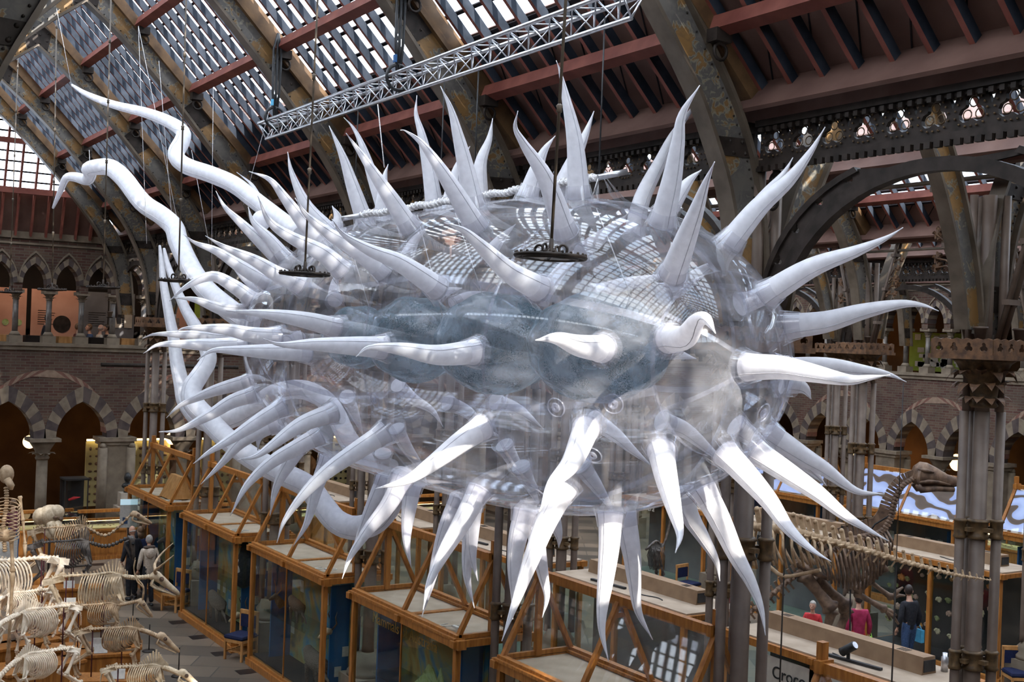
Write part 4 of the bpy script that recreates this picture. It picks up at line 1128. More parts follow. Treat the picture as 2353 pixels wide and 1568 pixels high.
f4 = flag([(367,565),(372,612),(377,660),(389,727),(399,778),(406,830),(417,882),(427,926),(458,964),(492,973),(540,960),(585,935),(630,905),(690,895),(740,915),(770,950),(800,1010),(840,1055),(900,1080)], 21.5, 17.2, .15)
# knob of a folded flagellum root
k_ = CAM+ray(600, 508)*17.0
MB().ball(Lc(k_), (.13, .15, .15), 16, 10).build('flagellum_root', M['fabric_white'], bact)
# spreader poles and lashing rope along the top
for (a, b, dd) in (((785, 503), (835, 494), 14.9), ((1375, 408), (1442, 394), 12.3)):
    p0, p1 = CAM+ray(*a)*dd, CAM+ray(*b)*dd
    MB().tube([Lc(p0), Lc(p1)], .032, 12).build('spreader_pole', M['alu'], bact)
rp = MB(); pp = [CAM+ray(lerp(835, 1375, i/60), lerp(494, 408, i/60)-2*sin(i*1.0))*lerp(14.9, 12.3, i/60) for i in range(61)]
rp.tube([Lc(p) for p in pp], .035, 6); 
for i in range(0, 60):
    p = Lc(pp[i]); rp.ring(p, .045, .014, 10, 4, nrm=(pp[i+1]-pp[i])+Vector((0, 0, .05)))
rp.build('lashing_rope', M['rope'], bact)
cr_ = MB()
for (px, py, d0_, tx, ty) in ((1385, 405, 12.3, 1420, 470), (1375, 405, 12.3, 1350, 462), (1390, 405, 12.3, 1455, 480), (820, 500, 14.9, 800, 535), (820, 500, 14.9, 860, 520)):
    a = CAM+ray(px, py)*d0_; b = base_hit(tx, ty, False)
    n = len(cr_.v); c = base_hit(tx+30, ty+6, False)
    cr_.v += [Lc(a), Lc(b), Lc(c), Lc(a.lerp(c, .5))+Vector((0, 0, -.05)), Lc(a.lerp(b, .5))+Vector((0, 0, -.05))]; cr_.face((n, n+4, n+3), 0, True); cr_.face((n+4, n+1, n+2, n+3), 0, True)
cr_.build('gathered_film', M['film_collar'], bact)['kind'] = 'stuff'

# ---- aluminium truss, hoist slings
def hx(s): return s
TX = 7.2
A0 = at(612, 300, x=TX); A1 = at(1452, 10, x=TX)
ty0, ty1 = A1.y, A0.y; th = (A0.z+A1.z)/2
trs = empty('lighting_truss', (TX, (ty0+ty1)/2, th)); tag(trs, 'silver aluminium triangular truss slung under the roof, carrying the inflatable', 'truss')
Lt = ty1-ty0; mb = MB(); web_ = MB()
ch_ = [(-.14, .11), (.14, .11), (0, -.14)]
for (cx, cz) in ch_: mb.tube([(cx, -Lt/2, cz), (cx, Lt/2, cz)], .025, 10)
nb = int(Lt/.40)
for i in range(nb):
    ya, yb = -Lt/2+Lt*i/nb, -Lt/2+Lt*(i+1)/nb; ym = (ya+yb)/2
    for s_ in (-1, 1):
        web_.tube([(s_*.14, ya, .11), (0, ym, -.14)], .009, 5); web_.tube([(0, ym, -.14), (s_*.14, yb, .11)], .009, 5)
    web_.tube([(-.14, ya, .11), (.14, ym, .11)], .009, 5); web_.tube([(.14, ym, .11), (-.14, yb, .11)], .009, 5)
for yy in (-Lt/2, Lt/2):
    web_.tube([(-.14, yy, .11), (.14, yy, .11)], .012, 6); web_.tube([(-.14, yy, .11), (0, yy, -.14)], .012, 6); web_.tube([(.14, yy, .11), (0, yy, -.14)], .012, 6)
mb.build('chord', M['alu'], trs); web_.build('lacing', M['alu'], trs)
for i, (px, y_) in enumerate(((640, None), (918, None), (1395, None))):
    pass
slx = [(632, 268, 640, 110, 'black lifting sling knotted round the roof rib above the far end of the truss'), (915, 175, 930, -60, 'black lifting sling with blue tag hoisting the middle of the truss')]
for k, (px, py, tx, ty, lab) in enumerate(slx):
    b = at(px, py, x=TX); t = at(tx, ty, x=TX); t.y = b.y; t.x = TX-.02
    t.z = hz(2.9+(9.4-TX)*1.02-.25) if True else t.z
    s_ = empty('lifting_sling', b); tag(s_, lab, 'sling')
    q = MB(); H = t.z-b.z
    for dx in (-.05, .05, 0): q.tube([(dx*.3, 0, .0), (dx*1.3, dx*.5, H*.3), (dx*1.4, dx*.3, H*.8), (0, 0, H)], .022, 7)
    q.build('strap', M['black_metal'], s_)
    q = MB(); q.ring((0, 0, -.02), .17, .025, 18, 6, nrm=(0, 1, .0)); q.ring((0, 0, .12), .035, .012, 12, 5, nrm=(1, 0, 0)); q.build('shackle', M['black_metal'], s_)
    MB().box((-.07, -.03, .22), (.03, .06, .10)).build('tag', M['blue_panel'] if k else M['cyan_bag'], s_)
def wire(p, q, lab, r=.006, mat='black_metal', grp=None, name='suspension_wire'):
    c = Vector(p); o = MB().tube([(0, 0, 0), Vector(q)-c], r, 5).build(name, M[mat]); o.location = c
    return tag(o, lab, 'wire', grp)
for i, (px, py, bx_, by_) in enumerate(((823, 250, 806, 497), (1021, 190, 1012, 460), (1100, 150, 1095, 430), (1390, 40, 1383, 400))):
    a = at(px, py, x=TX); b = Vector((TX, a.y, CAM.z)); rr_ = ray(bx_, by_); b = CAM+rr_*((a.y)/rr_.y) if True else b
    b.x = TX; b.y = a.y
    wire(a, b, 'dark wire rope with hook from the truss to the inflatable, %s from the left' % NTH[i], .009)
for i, (a, b) in enumerate((((318, 60), (418, 560)), ((318, 60), (337, 560)), ((365, 140), (404, 612)), ((490, 200), (486, 610)), ((440, 345), (480, 560)), ((655, 120), (560, 470)), ((205, 345), (207, 385)), ((130, 20), (165, 200)))):
    p = CAM+ray(*a)*21; q = CAM+ray(*b)*20.5
    wire(p, q, 'thin pale cord from the roof to a flagellum, %s from the left' % NTH[i], .004, 'rope', name='hanging_wire')
wire(CAM+ray(868, 240)*15.6, CAM+ray(883, 385)*15.2, 'pale electric cable ending in a plug, hanging from the truss', .007, 'rope', name='hanging_wire')
# ================================================================ LAMP RINGS HUNG ALONG THE HALL
def gas_ring(px, py, top_px, lab, first=[None]):
    p = at(px, py, x=5.2); t = hz(6.95)
    if p.y > 30: t = hz(5.0)
    if first[0] is None:
        o = empty('hanging_lamp_ring', (0, 0, 0)); first[0] = o
        r = MB(); r.ring((0, 0, 0), .27, .018, 40, 6); r.ring((0, 0, -.012), .21, .012, 36, 5)
        for k in range(6):
            a = k*pi/3; r.bar((0, 0, 0), (cos(a)*.27, sin(a)*.27, 0), .018, .012)
        for k in range(24):
            a = k*pi/12; r.ball((cos(a)*.272, sin(a)*.272, .02), .012, 6, 4)
        r.build('ring', M['iron'], o)
        s = MB()
        for k in range(4):
            a = k*pi/2+.5; d = Vector((cos(a), sin(a), 0)); pts = []
            for i in range(16):
                t_ = i/15; ang = -pi*.5+t_*pi*1.9; rr = .045*(1-.45*t_)
                pts.append(d*(.10+cos(ang)*rr)+Vector((0, 0, .055+sin(ang)*rr)))
            s.tube([d*.01+Vector((0, 0, .06)), d*.05+Vector((0, 0, .035))]+pts, .010, 6)
        s.lathe([(.03, 0), (.035, .04), (.02, .07), (.016, .14)], seg=10); s.build('scroll', M['iron'], o)
        rd = MB(); rd.tube([(0, 0, .08), (0, 0, 6.2)], .0125, 8); rd.build('rod', M['flange'], o)
        for z in (1.15, 2.2, 3.25, 4.3, 5.35):
            b = MB(); b.lathe([(.012, -.035), (.024, -.03), (.019, 0), (.027, .02), (.012, .035)], (0, 0, z), 10); b.build('joint', M['flange'], o)
    else: o = copy_tree(first[0])
    o.location = p
    tag(o, lab, 'lamp', 'lamp rings on long rods')
    # slight lean of the rod as hung
    q = at(top_px, 0 if p.y < 30 else 120, y=p.y); dx = (q.x-p.x)/(q.z-p.z)
    o.rotation_euler = (0, math.atan(dx), 0)
for px, py, tx, lab in ((1265, 590, 1300, 'large iron lamp ring on a long rod in front of the clear body'),
                        (700, 630, 730, 'iron lamp ring on a long rod crossing the spikes at the body\'s left'),
                        (410, 645, 428, 'iron lamp ring hanging in front of two flagella'),
                        (237, 661, 255, 'small iron lamp ring before the pale gallery pier, third from the left edge'),
                        (120, 666, 131, 'small iron lamp ring second from the left edge'),
                        (22, 672, 42, 'small iron lamp ring at the left edge')):
    gas_ring(px, py, tx, lab)

# ================================================================ DISPLAY CASES
def tri_glass(mb, pts):
    n = len(mb.v); mb.v += [Vector(p) for p in pts]; mb.face(tuple(range(n, n+len(pts))))
def tent_case(W, L, zb=2.4, zr=3.55, art='case_art', board='shelf_board', inner=True, name='display_case'):
    """origin at floor centre; long axis y"""
    root = empty(name); hw, hl = W/2, L/2; t = .085
    f = MB()
    for sx in (-1, 1):
        for sy in (-1, 0, 1): f.b2((sx*hw-(t/2 if sy else .012), sy*(hl-t/2)-(t/2 if sy else .012), .12), (sx*hw+(t/2 if sy else .012), sy*(hl-t/2)+(t/2 if sy else .012), zb-.13))
    f.box((0, 0, .06), (W+.12, L+.10, .14)); f.box((0, 0, .15), (W+.04, L+.02, .06))
    f.build('lower_frame', M['oak'], root)
    r = MB(); z = zb
    for sx in (-1, 1): r.b2((sx*hw-.07, -hl-.10, z-.13), (sx*hw+.07, hl+.10, z)); r.b2((sx*hw-.09, -hl-.02, z-.02), (sx*hw+.09, hl+.02, z+.02))
    for sy in (-1, 0, 1): r.b2((-hw-.12, sy*hl-.06, z-.11), (hw+.12, sy*hl+.06, z-.01))
    r.build('top_rail', M['oak'], root)
    a = MB()
    a.b2((-.045, -hl-.02, zr-.1), (.045, hl+.02, zr+.02))
    for sy in (-1, 0, 1):
        y = sy*(hl-.05)
        for sx in (-1, 1): a.bar((sx*hw, y, z), (0, y, zr-.03), .06, .075, up=(0, 1, 0))
        if sy: a.b2((-.045, y-.04, z), (.045, y+.04, zr+.22)); a.box((0, y-.03*sy, zr-.02), (.20, .07, .13))
        a.box((0, y, zr-.22), (.16, .05, .06))
    for sx in (-1, 1): a.b2((sx*hw-.045, -hl, z), (sx*hw+.045, hl, z+.06))
    for sy in (-1, 1): a.b2((-hw, sy*(hl-.03)-.03, z), (hw, sy*(hl-.03)+.03, z+.06))
    a.build('tent_frame', M['oak'], root)
    g = MB()
    for sx in (-1, 1): g.quad((sx*hw, -hl, z+.05), (sx*hw, hl, z+.05), (sx*.03, hl, zr-.05), (sx*.03, -hl, zr-.05))
    for sy in (-1, 1): tri_glass(g, [(-hw, sy*(hl-.03), z+.05), (hw, sy*(hl-.03), z+.05), (0, sy*(hl-.03), zr-.05)])
    g.build('tent_glass', M['pane'], root)
    g = MB()
    for sx in (-1, 1):
        for k in range(4):
            y0 = -hl+t+(L-2*t)*k/4; y1 = y0+(L-2*t)/4-.012
            g.quad((sx*hw, y0, .2), (sx*hw, y1, .2), (sx*hw, y1, z-.14), (sx*hw, y0, z-.14))
    for sy in (-1, 1): g.quad((-hw+t, sy*hl*.985, .2), (hw-t, sy*hl*.985, .2), (hw-t, sy*hl*.985, z-.14), (-hw+t, sy*hl*.985, z-.14))
    g.build('side_glass', M['pane_green'], root)
    MB().b2((-hw+.05, -hl+.05, z-.09), (hw-.05, hl-.05, z-.03)).build('top_board', M[board], root)
    if inner:
        p = MB(); p.b2((.10, -hl+.35, .22), (.16, hl-.35, z-.2)); p.build('display_panel', M[art], root)
        p = MB(); p.b2((-hw+.3, -hl+.42, .22), (hw-.25, -hl+.46, z-.25)); p.b2((-hw+.25, hl-.46, .22), (hw-.2, hl-.42, z-.3)); p.build('end_panel', M['blue_panel'], root)
        MB().b2((-hw+.06, -hl+.06, .19), (hw-.06, hl-.06, .22)).build('case_floor', M['dark_room'], root)
        s = MB(); s.b2((-hw+.08, -hl+.5, 1.18), (.08, hl-.5, 1.19)); s.build('glass_shelf', M['pane_green'], root)
        c = MB(); rr = random.Random(L)
        for k in range(7):
            y = -hl+.6+k*(L-1.2)/6; zz = rr.choice((.5, .8, 1.4, 1.7)); c.box((.085, y, zz), (.01, .16, .22))
        for k in range(4): c.box((-.1+.14*k, -hl+.41, .6+.35*k), (.13, .01, .18))
        c.build('caption_card', M['paper'], root)['kind'] = 'stuff'
    for (cx, cy) in ((-hw*.5, -hl*.72), ):
        q = MB(); pts = [(cx+.18*sin(i*.9), cy+.05*i, z+.02) for i in range(8)]
        q.tube(smooth_path(pts, 3), .008, 5); q.box((cx, cy+.1, z+.02), (.05, .16, .03)); q.build('loose_cable', M['paper'], root)
    return root
CW = 1.15; cx_ = 9.24
CY = [(9.95, 13.6), (14.7, 18.2), (19.35, 22.95), (23.9, 27.4), (28.6, 32.2)]
LB = ['tall oak case with tent glass top nearest the viewer, at the bottom edge',
      'tall oak case with golden "Mammals of Australia" lettering and tent top',
      'tall oak tent-topped case behind the second blue chair, third from the viewer',
      'tall oak tent-topped case with a penguin inside, fourth from the viewer',
      'farthest tall oak tent-topped case, beside the visitor in the white coat']
cases = []
for k, (a, b) in enumerate(CY):
    o = tent_case(CW, b-a, art='case_art'); o.location = (cx_, (a+b)/2, 0)
    tag(o, LB[k], 'display case', 'tall tent-topped cases'); cases.append(o)
# near case in the lower right corner, only its ridge showing
# lettering and map of the second case
c2 = cases[1]
text_obj('title_lettering', 'Mammals of Australia', .25, M['brass'], c2, (-CW/2+.06, 1.15, 2.02), (pi/2, 0, -pi/2))
mp_ = [(-.8, .3), (-.7, .7), (-.35, .95), (-.1, 1.25), (.1, 1.2), (.3, 1.0), (.42, 1.3), (.6, .95), (.85, .5), (.7, .1), (.45, -.1), (.2, .15), (-.2, .1), (-.6, 0)]
me = plate([[(x*.75, z*.75+.55) for x, z in mp_]], .02, Matrix.Translation((-.12, -.15, .1)) @ Matrix(((0, 0, 1, 0), (-1, 0, 0, 0), (0, 1, 0, 0), (0, 0, 0, 1))), M['case_art_green'])
link('map_panel', me, c2)
def specimen(kind, loc, lab, s=1.0):
    o = empty('museum_specimen', loc); tag(o, lab, 'specimen')
    if kind == 'penguin':
        o.name = 'stuffed_penguin'
        b = MB(); b.lathe([(.05, 0), (.14, .06), (.17, .25), (.16, .42), (.09, .60), (.08, .66), (.075, .72), (.03, .78)], seg=14); b.build('body', M['penguin_black'], o)
        b = MB(); b.ball((-.06, 0, .30), (.12, .13, .25)); b.build('belly', M['paper'], o)
        b = MB(); b.tube([(-.05, 0, .70), (-.16, 0, .69)], [.02, .004], 8); b.build('beak', M['coral_orange'], o)
        for sy in (-1, 1): MB().tube([(0, sy*.15, .52), (.0, sy*.21, .32), (.02, sy*.20, .16)], [.03, .035, .008], 8, flat=.4).build('flipper', M['penguin_black'], o)
    elif kind == 'skull':
        o.name = 'horned_skull'
        b = MB(); b.tube([(0, 0, .1), (-.08, 0, .12), (-.2, 0, .05), (-.28, 0, .0)], [.06, .075, .045, .02], 10); b.build('cranium', M['bone_tan'], o)
        for sy in (-1, 1): MB().tube([(0, sy*.05, .15), (.05, sy*.14, .28), (0, sy*.18, .42), (.05, sy*.14, .52)], [.02, .017, .012, .004], 8).build('horn', M['bone_brown'], o)
    elif kind == 'mammal':
        o.name = 'stuffed_mammal'
        b = MB(); b.tube([(0, -.30, .22), (0, -.2, .30), (0, 0, .32), (0, .18, .36), (0, .30, .42), (0, .40, .38)], [.05, .12, .13, .11, .075, .03], 12)
        for (y, x) in ((-.2, .06), (-.2, -.06), (.15, .06), (.15, -.06)): b.tube([(x, y, .26), (x, y+.02, .12), (x, y, 0)], [.05, .03, .022], 8)
        b.tube([(0, -.28, .24), (0, -.42, .16), (0, -.55, .05)], [.03, .022, .01], 8); b.build('body', M['fur'], o)
    elif kind == 'antler':
        o.name = 'mounted_head'
        b = MB(); b.tube([(.05, 0, 0), (-.05, 0, .12), (-.12, 0, .22), (-.26, 0, .15)], [.10, .08, .07, .03], 10); b.build('head', M['fur'], o)
        for sy in (-1, 1): MB().tube([(-.1, sy*.05, .26), (-.05, sy*.16, .38), (-.08, sy*.2, .55)], [.015, .013, .004], 7).build('horn', M['bone_brown'], o)
    o.scale = (s, s, s); return o
specimen('penguin', (8.98, 24.25, 1.25), 'black and white penguin in the tall case beside the second chair', 1.25)
specimen('skull', (8.98, 24.3, .55), 'pale horned skull under the penguin', 1.0)
specimen('mammal', (8.95, 20.3, .25), 'brown furry mammal on the floor of the third tall case', 1.3)
specimen('mammal', (8.95, 21.3, 1.2), 'brown furry mammal on the glass shelf of the third tall case', .9)
specimen('antler', (8.98, 22.2, 1.3), 'brown horned head in the third tall case', .9)
specimen('skull', (8.98, 19.75, 1.25), 'pale horned skull at the near end of the third tall case', .9)
specimen('mammal', (8.95, 25.8, .25), 'furry mammal at the foot of the penguin case', 1.2)
specimen('mammal', (8.95, 15.7, 1.0), 'furry mammal standing before the green map', .8)
specimen('antler', (8.95, 29.5, 1.2), 'horned head in the farthest tall case', 1.1)
specimen('mammal', (8.95, 30.6, .25), 'furry mammal on the floor of the farthest tall case', 1.3)
o = empty('wooden_rest', (9.2, 30.0, 2.4)); tag(o, 'plain wedge shaped board standing inside the farthest tent top', 'stand')
q = MB(); n = 0
for y in (-.45, .45): q.v += [Vector((-.25, y, 0)), Vector((.3, y, 0)), Vector((.12, y, .55)), Vector((.02, y, .55))]
q.f = [(0, 1, 2, 3), (7, 6, 5, 4), (0, 3, 7, 4), (3, 2, 6, 7), (1, 5, 6, 2), (0, 4, 5, 1)]; q.m = [0]*6; q.sm = [False]*6
q.build('board', M['oak_pale'], o)

def flat_case(W, L, z=2.3, inner='case_black', duct=True, title=None, tmat='paper', spot=True, name='glass_case'):
    root = empty(name); hw, hl = W/2, L/2
    f = MB()
    for sx in (-1, 1):
        for sy in (-1, 0, 1): f.b2((sx*hw-.045, sy*(hl-.05)-.045, .1), (sx*hw+.045, sy*(hl-.05)+.045, z-.12))
    f.box((0, 0, .06), (W+.1, L+.1, .14)); f.build('frame', M['oak'], root)
    r = MB()
    for sx in (-1, 1): r.b2((sx*hw-.07, -hl-.08, z-.13), (sx*hw+.07, hl+.08, z-.02))
    for sy in (-1, 0, 1): r.b2((-hw-.10, sy*hl-.05, z-.12), (hw+.10, sy*hl+.05, z-.03))
    r.build('top_rail', M['oak'], root)
    MB().b2((-hw+.0, -hl+.0, z-.03), (hw-.0, hl-.0, z+.005)).build('top_board', M['shelf_board'], root)
    g = MB()
    for sx in (-1, 1): g.quad((sx*hw, -hl+.05, .15), (sx*hw, hl-.05, .15), (sx*hw, hl-.05, z-.12), (sx*hw, -hl+.05, z-.12))
    for sy in (-1, 1): g.quad((-hw, sy*hl*.98, .15), (hw, sy*hl*.98, .15), (hw, sy*hl*.98, z-.12), (-hw, sy*hl*.98, z-.12))
    g.build('glass', M['pane_green'], root)
    if inner: MB().b2((.25, -hl+.1, .14), (.32, hl-.1, z-.2)).build('back_panel', M[inner], root)
    MB().b2((-hw+.08, -hl+.08, .13), (hw-.08, hl-.08, .16)).build('case_floor', M['pale_floor' if inner != 'case_black' else 'case_black'], root)
    if duct:
        d = MB(); a, b = -hl+.45, hl-.25; w_ = .15
        prof = [(-w_, 0), (w_, 0), (w_*.8, .24), (-w_*.8, .24)]
        for y in (a, b): d.v += [Vector((x+.12, y, z+.005+zz)) for x, zz in prof]
        d.f = [(0, 1, 2, 3), (7, 6, 5, 4), (0, 4, 5, 1), (1, 5, 6, 2), (2, 6, 7, 3), (3, 7, 4, 0)]; d.m = [0]*6; d.sm = [False]*6
        du = d.build('light_duct', M['cardboard'], root)
        v = MB(); v.b2((-.0, a-.012, z+.04), (.24, a-.001, z+.20)); v.build('duct_opening', M['black_metal'], du)
        v = MB()
        for yy in (a+.35, b-.4):
            for k in range(5): v.b2((.05, yy+k*.035, z+.246), (.19, yy+k*.035+.015, z+.249))
        v.build('duct_vent', M['iron'], du)
    c = MB(); c.tube(smooth_path([(-.35+.05*sin(i), -hl*.5+.11*i, z+.015) for i in range(9)], 3), .010, 5); c.build('loose_cable', M['black_metal'], root)
    return root
def spotlight(loc, rz, lab):
    o = empty('spotlight', loc, rz); tag(o, lab, 'spotlight', 'black spotlights on case tops')
    MB().b2((-.45, -.03, 0), (.45, .03, .035)).build('track', M['black_metal'], o)
    q = MB(); q.box((.1, 0, .06), (.05, .02, .12)); q.build('bracket', M['black_metal'], o)
    h = MB(); R = Matrix.Rotation(.6, 3, 'Y')
    pts = [Vector((.1, 0, .18))+R @ Vector((x, 0, 0)) for x in (-.13, -.12, .10, .13)]
    h.tube(pts, [.05, .062, .062, .066], 16); hd = h.build('lamp_head', M['black_metal'], o)
    l_ = MB(); l_.tube([Vector((.1, 0, .18))+R @ Vector((x, 0, 0)) for x in (-.138, -.132)], .05, 16); l_.build('lens', M['alu'], hd)
FX = 13.75
FY = [(10.3, 14.0), (14.95, 18.75), (19.6, 23.2), (24.2, 27.7), (28.7, 32.3)]
FL = ['flat-topped glass case with cardboard duct at the lower right, beside the iron columns', 'flat-topped case with long cardboard duct under the middle of the bacterium',
      'flat-topped case with duct and spotlight, seen between hanging spikes', 'flat-topped case with short cardboard duct behind the tent-topped cases', 'farthest flat-topped case of the near row']
for k, (a, b) in enumerate(FY):
    o = flat_case(1.25, b-a, inner=None if k > 1 else 'panel_grey'); o.location = (FX, (a+b)/2, 0); tag(o, FL[k], 'display case', 'flat-topped glass cases')
    if k < 3:
        spotlight((FX-.42, a+(1.3, 2.4, 2.5)[k], 2.31), (pi/2+.1), 'black spotlight on the case top, %s' % ('lower right', 'behind the hanging white spikes', 'left of the brown column')[k])
q = MB().lathe([(.05, 0), (.05, .2), (.035, .21), (.035, .26)], seg=12).build('steel_flask', M['alu']); q.location = (14.2, 10.75, 2.305); tag(q, 'small silver flask standing on the corner of the lower right case top', 'flask')
sgn = empty('case_sign', (13.08, 13.3, 0)); tag(sgn, 'cream sign beginning "Croco" in the lower right glass case', 'sign')
MB().b2((-.0, -1.9, 1.2), (.02, -.2, 2.10)).build('sign_board', M['plinth_white'], sgn)
text_obj('sign_lettering', 'Crocodiles', .26, M['black_metal'], sgn, (-.01, -.37, 1.80), (pi/2, 0, -pi/2))
text_obj('sign_lettering', '________________', .12, M['iron'], sgn, (-.01, -.37, 1.66), (pi/2, 0, -pi/2))
# near case whose ridge crosses the lower right corner
o = tent_case(CW, 4.3, art='case_art', inner=False); o.location = (9.24, 6.35, 0); tag(o, 'oak tent-topped case cut by the lower right corner, square post rising above its ridge', 'display case', 'tall tent-topped cases')
# second row, third arcade: coral case and others
for k, (a, b, lab, ttl) in enumerate(((15.2, 18.7, 'black-backed glass case full of lit corals behind the dinosaur legs', 'etallic'), (19.6, 23.2, 'flat-topped case with duct behind the dinosaur neck', 'Rem'), (24.2, 27.7, 'flat-topped case with duct left of the dinosaur ribs', 'nera'))):
    o = flat_case(1.2, b-a, inner='case_black' if k == 0 else 'panel_grey'); o.location = (22.4, (a+b)/2, 0); tag(o, lab, 'display case', 'flat-topped glass cases of the second hall')
    text_obj('title_lettering', {'etallic': 'metallic', 'Rem': 'Rem', 'nera': 'minera'}[ttl], .24, M['paper'], o, (-.63, (b-a)*(.30 if k else -.15), 1.98), (pi/2, 0, -pi/2))
rc = random.Random(11); c0s = []
for i in range(44):
    ri, ci = divmod(i, 11); y = 18.3-ci*.265+rc.uniform(-.09, .09); z = 1.78-ri*.38+rc.uniform(-.12, .12); r = rc.choice((.05, .06, .07, .085))
    key = rc.choice(('coral_cream', 'coral_orange', 'coral_olive', 'coral_pink'))
    if i < 4:
        key = ('coral_cream', 'coral_orange', 'coral_olive', 'coral_pink')[i]
        b = MB(); b.ball((0, 0, 0), (.55, 1, .8), 14, 9)
        for v in b.v: v *= 1+.22*sin(9*v.y+3*v.z)*cos(8*v.z+i)+.1*sin(21*v.y)
        for k in range(10):
            t = rc.random()*6.28; b.ball((-.4, cos(t)*.7, sin(t)*.6), .25+.2*rc.random(), 8, 5)
        me = b.mesh(M[key]); c0s.append((key, me))
    me = [m_ for kx, m_ in c0s if kx == key][0]
    o = link('coral', me); o.location = (22.15, y, z); o.scale = (r, r, r); o.rotation_euler = (rc.random()*.6, 0, 0)
    tag(o, '%s coral on the black panel, %s row from the top, %s from the left' % (key.split('_')[1], NTH[ri], NTH[ci]), 'coral', 'corals on the black panel, ' + key.split('_')[1])
# sloping cases with branch artwork along the farthest arcade
for k, (a, b, lab) in enumerate(((19.6, 23.2, 'oak tent case with lilac branch artwork behind the dinosaur head'), (24.2, 27.6, 'oak tent case with branch artwork above the hanging spikes, far right'), (14.9, 18.4, 'oak tent case with lilac branch artwork at the right edge'))):
    o = tent_case(1.3, b-a, art='panel_grey'); o.location = (26.75, (a+b)/2, 0); tag(o, lab, 'display case', 'tent cases with branch artwork')
    hl = (b-a)/2; q = MB(); q.quad((-.02, -hl+.1, 3.48), (-.60, -hl+.1, 2.5), (-.60, hl-.1, 2.5), (-.02, hl-.1, 3.48)); q.build('branch_artwork', M['branch_art'], o)

# ================================================================ OAK COUNTER CASES, BLACK CASE, BUST BY THE END WALL
def counter(L, lab, loc, rz=0):
    o = empty('counter_case', loc, rz); tag(o, lab, 'counter', 'oak counter cases along the walls')
    b = MB(); b.b2((0, -.4, 0), (L, .4, .82)); b.b2((-.02, -.43, .0), (L+.02, .43, .10)); b.b2((-.02, -.43, .80), (L+.02, .43, .86))
    b.build('cabinet', M['oak'], o)
    for k in range(int(L/.6)):
        MB().b2((.1+k*.6, -.415, .18), (.1+k*.6+.46, -.40, .74)).build('door', M['oak_pale'] if False else M['oak'], o)
    f = MB(); f.b2((0, -.40, 1.12), (L, -.34, 1.18)); f.b2((0, .2, 1.25), (L, .4, 1.33))
    for k in range(int(L/1.2)+1): f.b2((min(L-.05, k*1.2), -.40, .86), (min(L, k*1.2+.05), -.35, 1.15))
    f.build('top_frame', M['oak'], o)
    g = MB(); g.quad((0, -.37, .86), (L, -.37, .86), (L, -.37, 1.13), (0, -.37, 1.13)); g.quad((0, -.37, 1.16), (L, -.37, 1.16), (L, .2, 1.28), (0, .2, 1.28)); g.build('glass', M['pane'], o)
    MB().b2((.03, -.33, .865), (L-.03, .38, .89)).build('tray', M['backboard_yellow'], o)
    s = MB(); s.b2((.06, -.325, 1.09), (L-.06, -.30, 1.115)); s.build('strip_light', M['strip_light'], o)
    r = random.Random(L); q = MB()
    for k in range(int(L*9)): q.ball((.1+r.random()*(L-.2), -.2+r.random()*.4, .91), (.02+.02*r.random(), .02, .015), 6, 4)
    q.build('small_specimens', M['bone_tan'], o)['kind'] = 'stuff'
    return o
p = at(30, 1265, y=35.6); 
counter(2.9, 'oak counter case with glowing strip light behind the maroon visitor', (5.2, 35.7, 0))
counter(1.9, 'oak counter case with glowing strip light behind the camel skull', (8.35, 34.9, 0)) if False else None
counter(1.5, 'short oak counter case right of the standing elephant skull', (8.15, 35.3, 0))
counter(2.6, 'lit oak counter case behind the farthest tall case', (10.3, 35.5, 0))
counter(3.0, 'lit counter case behind the far flat-topped cases', (14.5, 35.5, 0)); counter(3.0, 'lit counter case further right along the end wall', (18.5, 35.5, 0))
for i, (y, l_) in enumerate(((22.0, 3), (26.5, 3), (30.5, 3))): counter(3.0, ('lit counter case near the right edge by the side wall', 'lit counter case by the side wall beyond the dinosaur head', 'lit counter case by the side wall, far corner')[i], (33.1, y, 0), pi/2)
bk = empty('black_showcase', (8.15, 36.2, 0)); tag(bk, 'narrow black showcase with a red object, between counter and pier', 'display case')
b = MB(); b.b2((-.33, -.3, 0), (.33, .3, .9)); b.b2((-.35, -.32, 2.15), (.35, .32, 2.2))
for sx in (-1, 1):
    for sy in (-1, 1): b.b2((sx*.32-.015, sy*.29-.015, .9), (sx*.32+.015, sy*.29+.015, 2.15))
b.b2((-.3, .25, .9), (.3, .27, 2.15)); b.build('cabinet', M['case_black'], bk)
g = MB(); g.quad((-.32, -.3, .9), (.32, -.3, .9), (.32, -.3, 2.15), (-.32, -.3, 2.15)); g.build('glass', M['pane'], bk)
MB().tube([(-.15, 0, 1.55), (0, 0, 1.6), (.18, 0, 1.62)], [.03, .05, .01], 8).build('red_model', M['red_cloth'], bk); MB().b2((-.12, -.31, 1.0), (.1, -.305, 1.1)).build('label_card', M['paper'], bk)
ps = empty('plinth_bracket', (9.75, 36.5, 1.15)); tag(ps, 'pale square bracket on the pier holding a dark bust', 'bracket')
b = MB(); b.b2((-.32, -.25, 0), (.32, .3, .12)); b.b2((-.26, -.2, -.12), (.26, .3, 0)); b.b2((-.22, -.18, .12), (.22, .22, .52)); b.build('block', M['plinth_white'], ps)
bs = empty('bronze_bust', (9.75, 36.5, 1.67)); tag(bs, 'dark bronze head and shoulders on the white block', 'bust')
b = MB(); b.lathe([(.11, 0), (.10, .06), (.05, .09), (.07, .15)], seg=12); b.ball((0, 0, .20), (.17, .10, .10)); b.tube([(0, 0, .22), (0, 0, .36)], .065, 10); b.ball((0, -.01, .45), (.11, .13, .15)); b.ball((0, -.14, .43), (.02, .03, .03)); b.build('figure', M['black_metal'], bs)
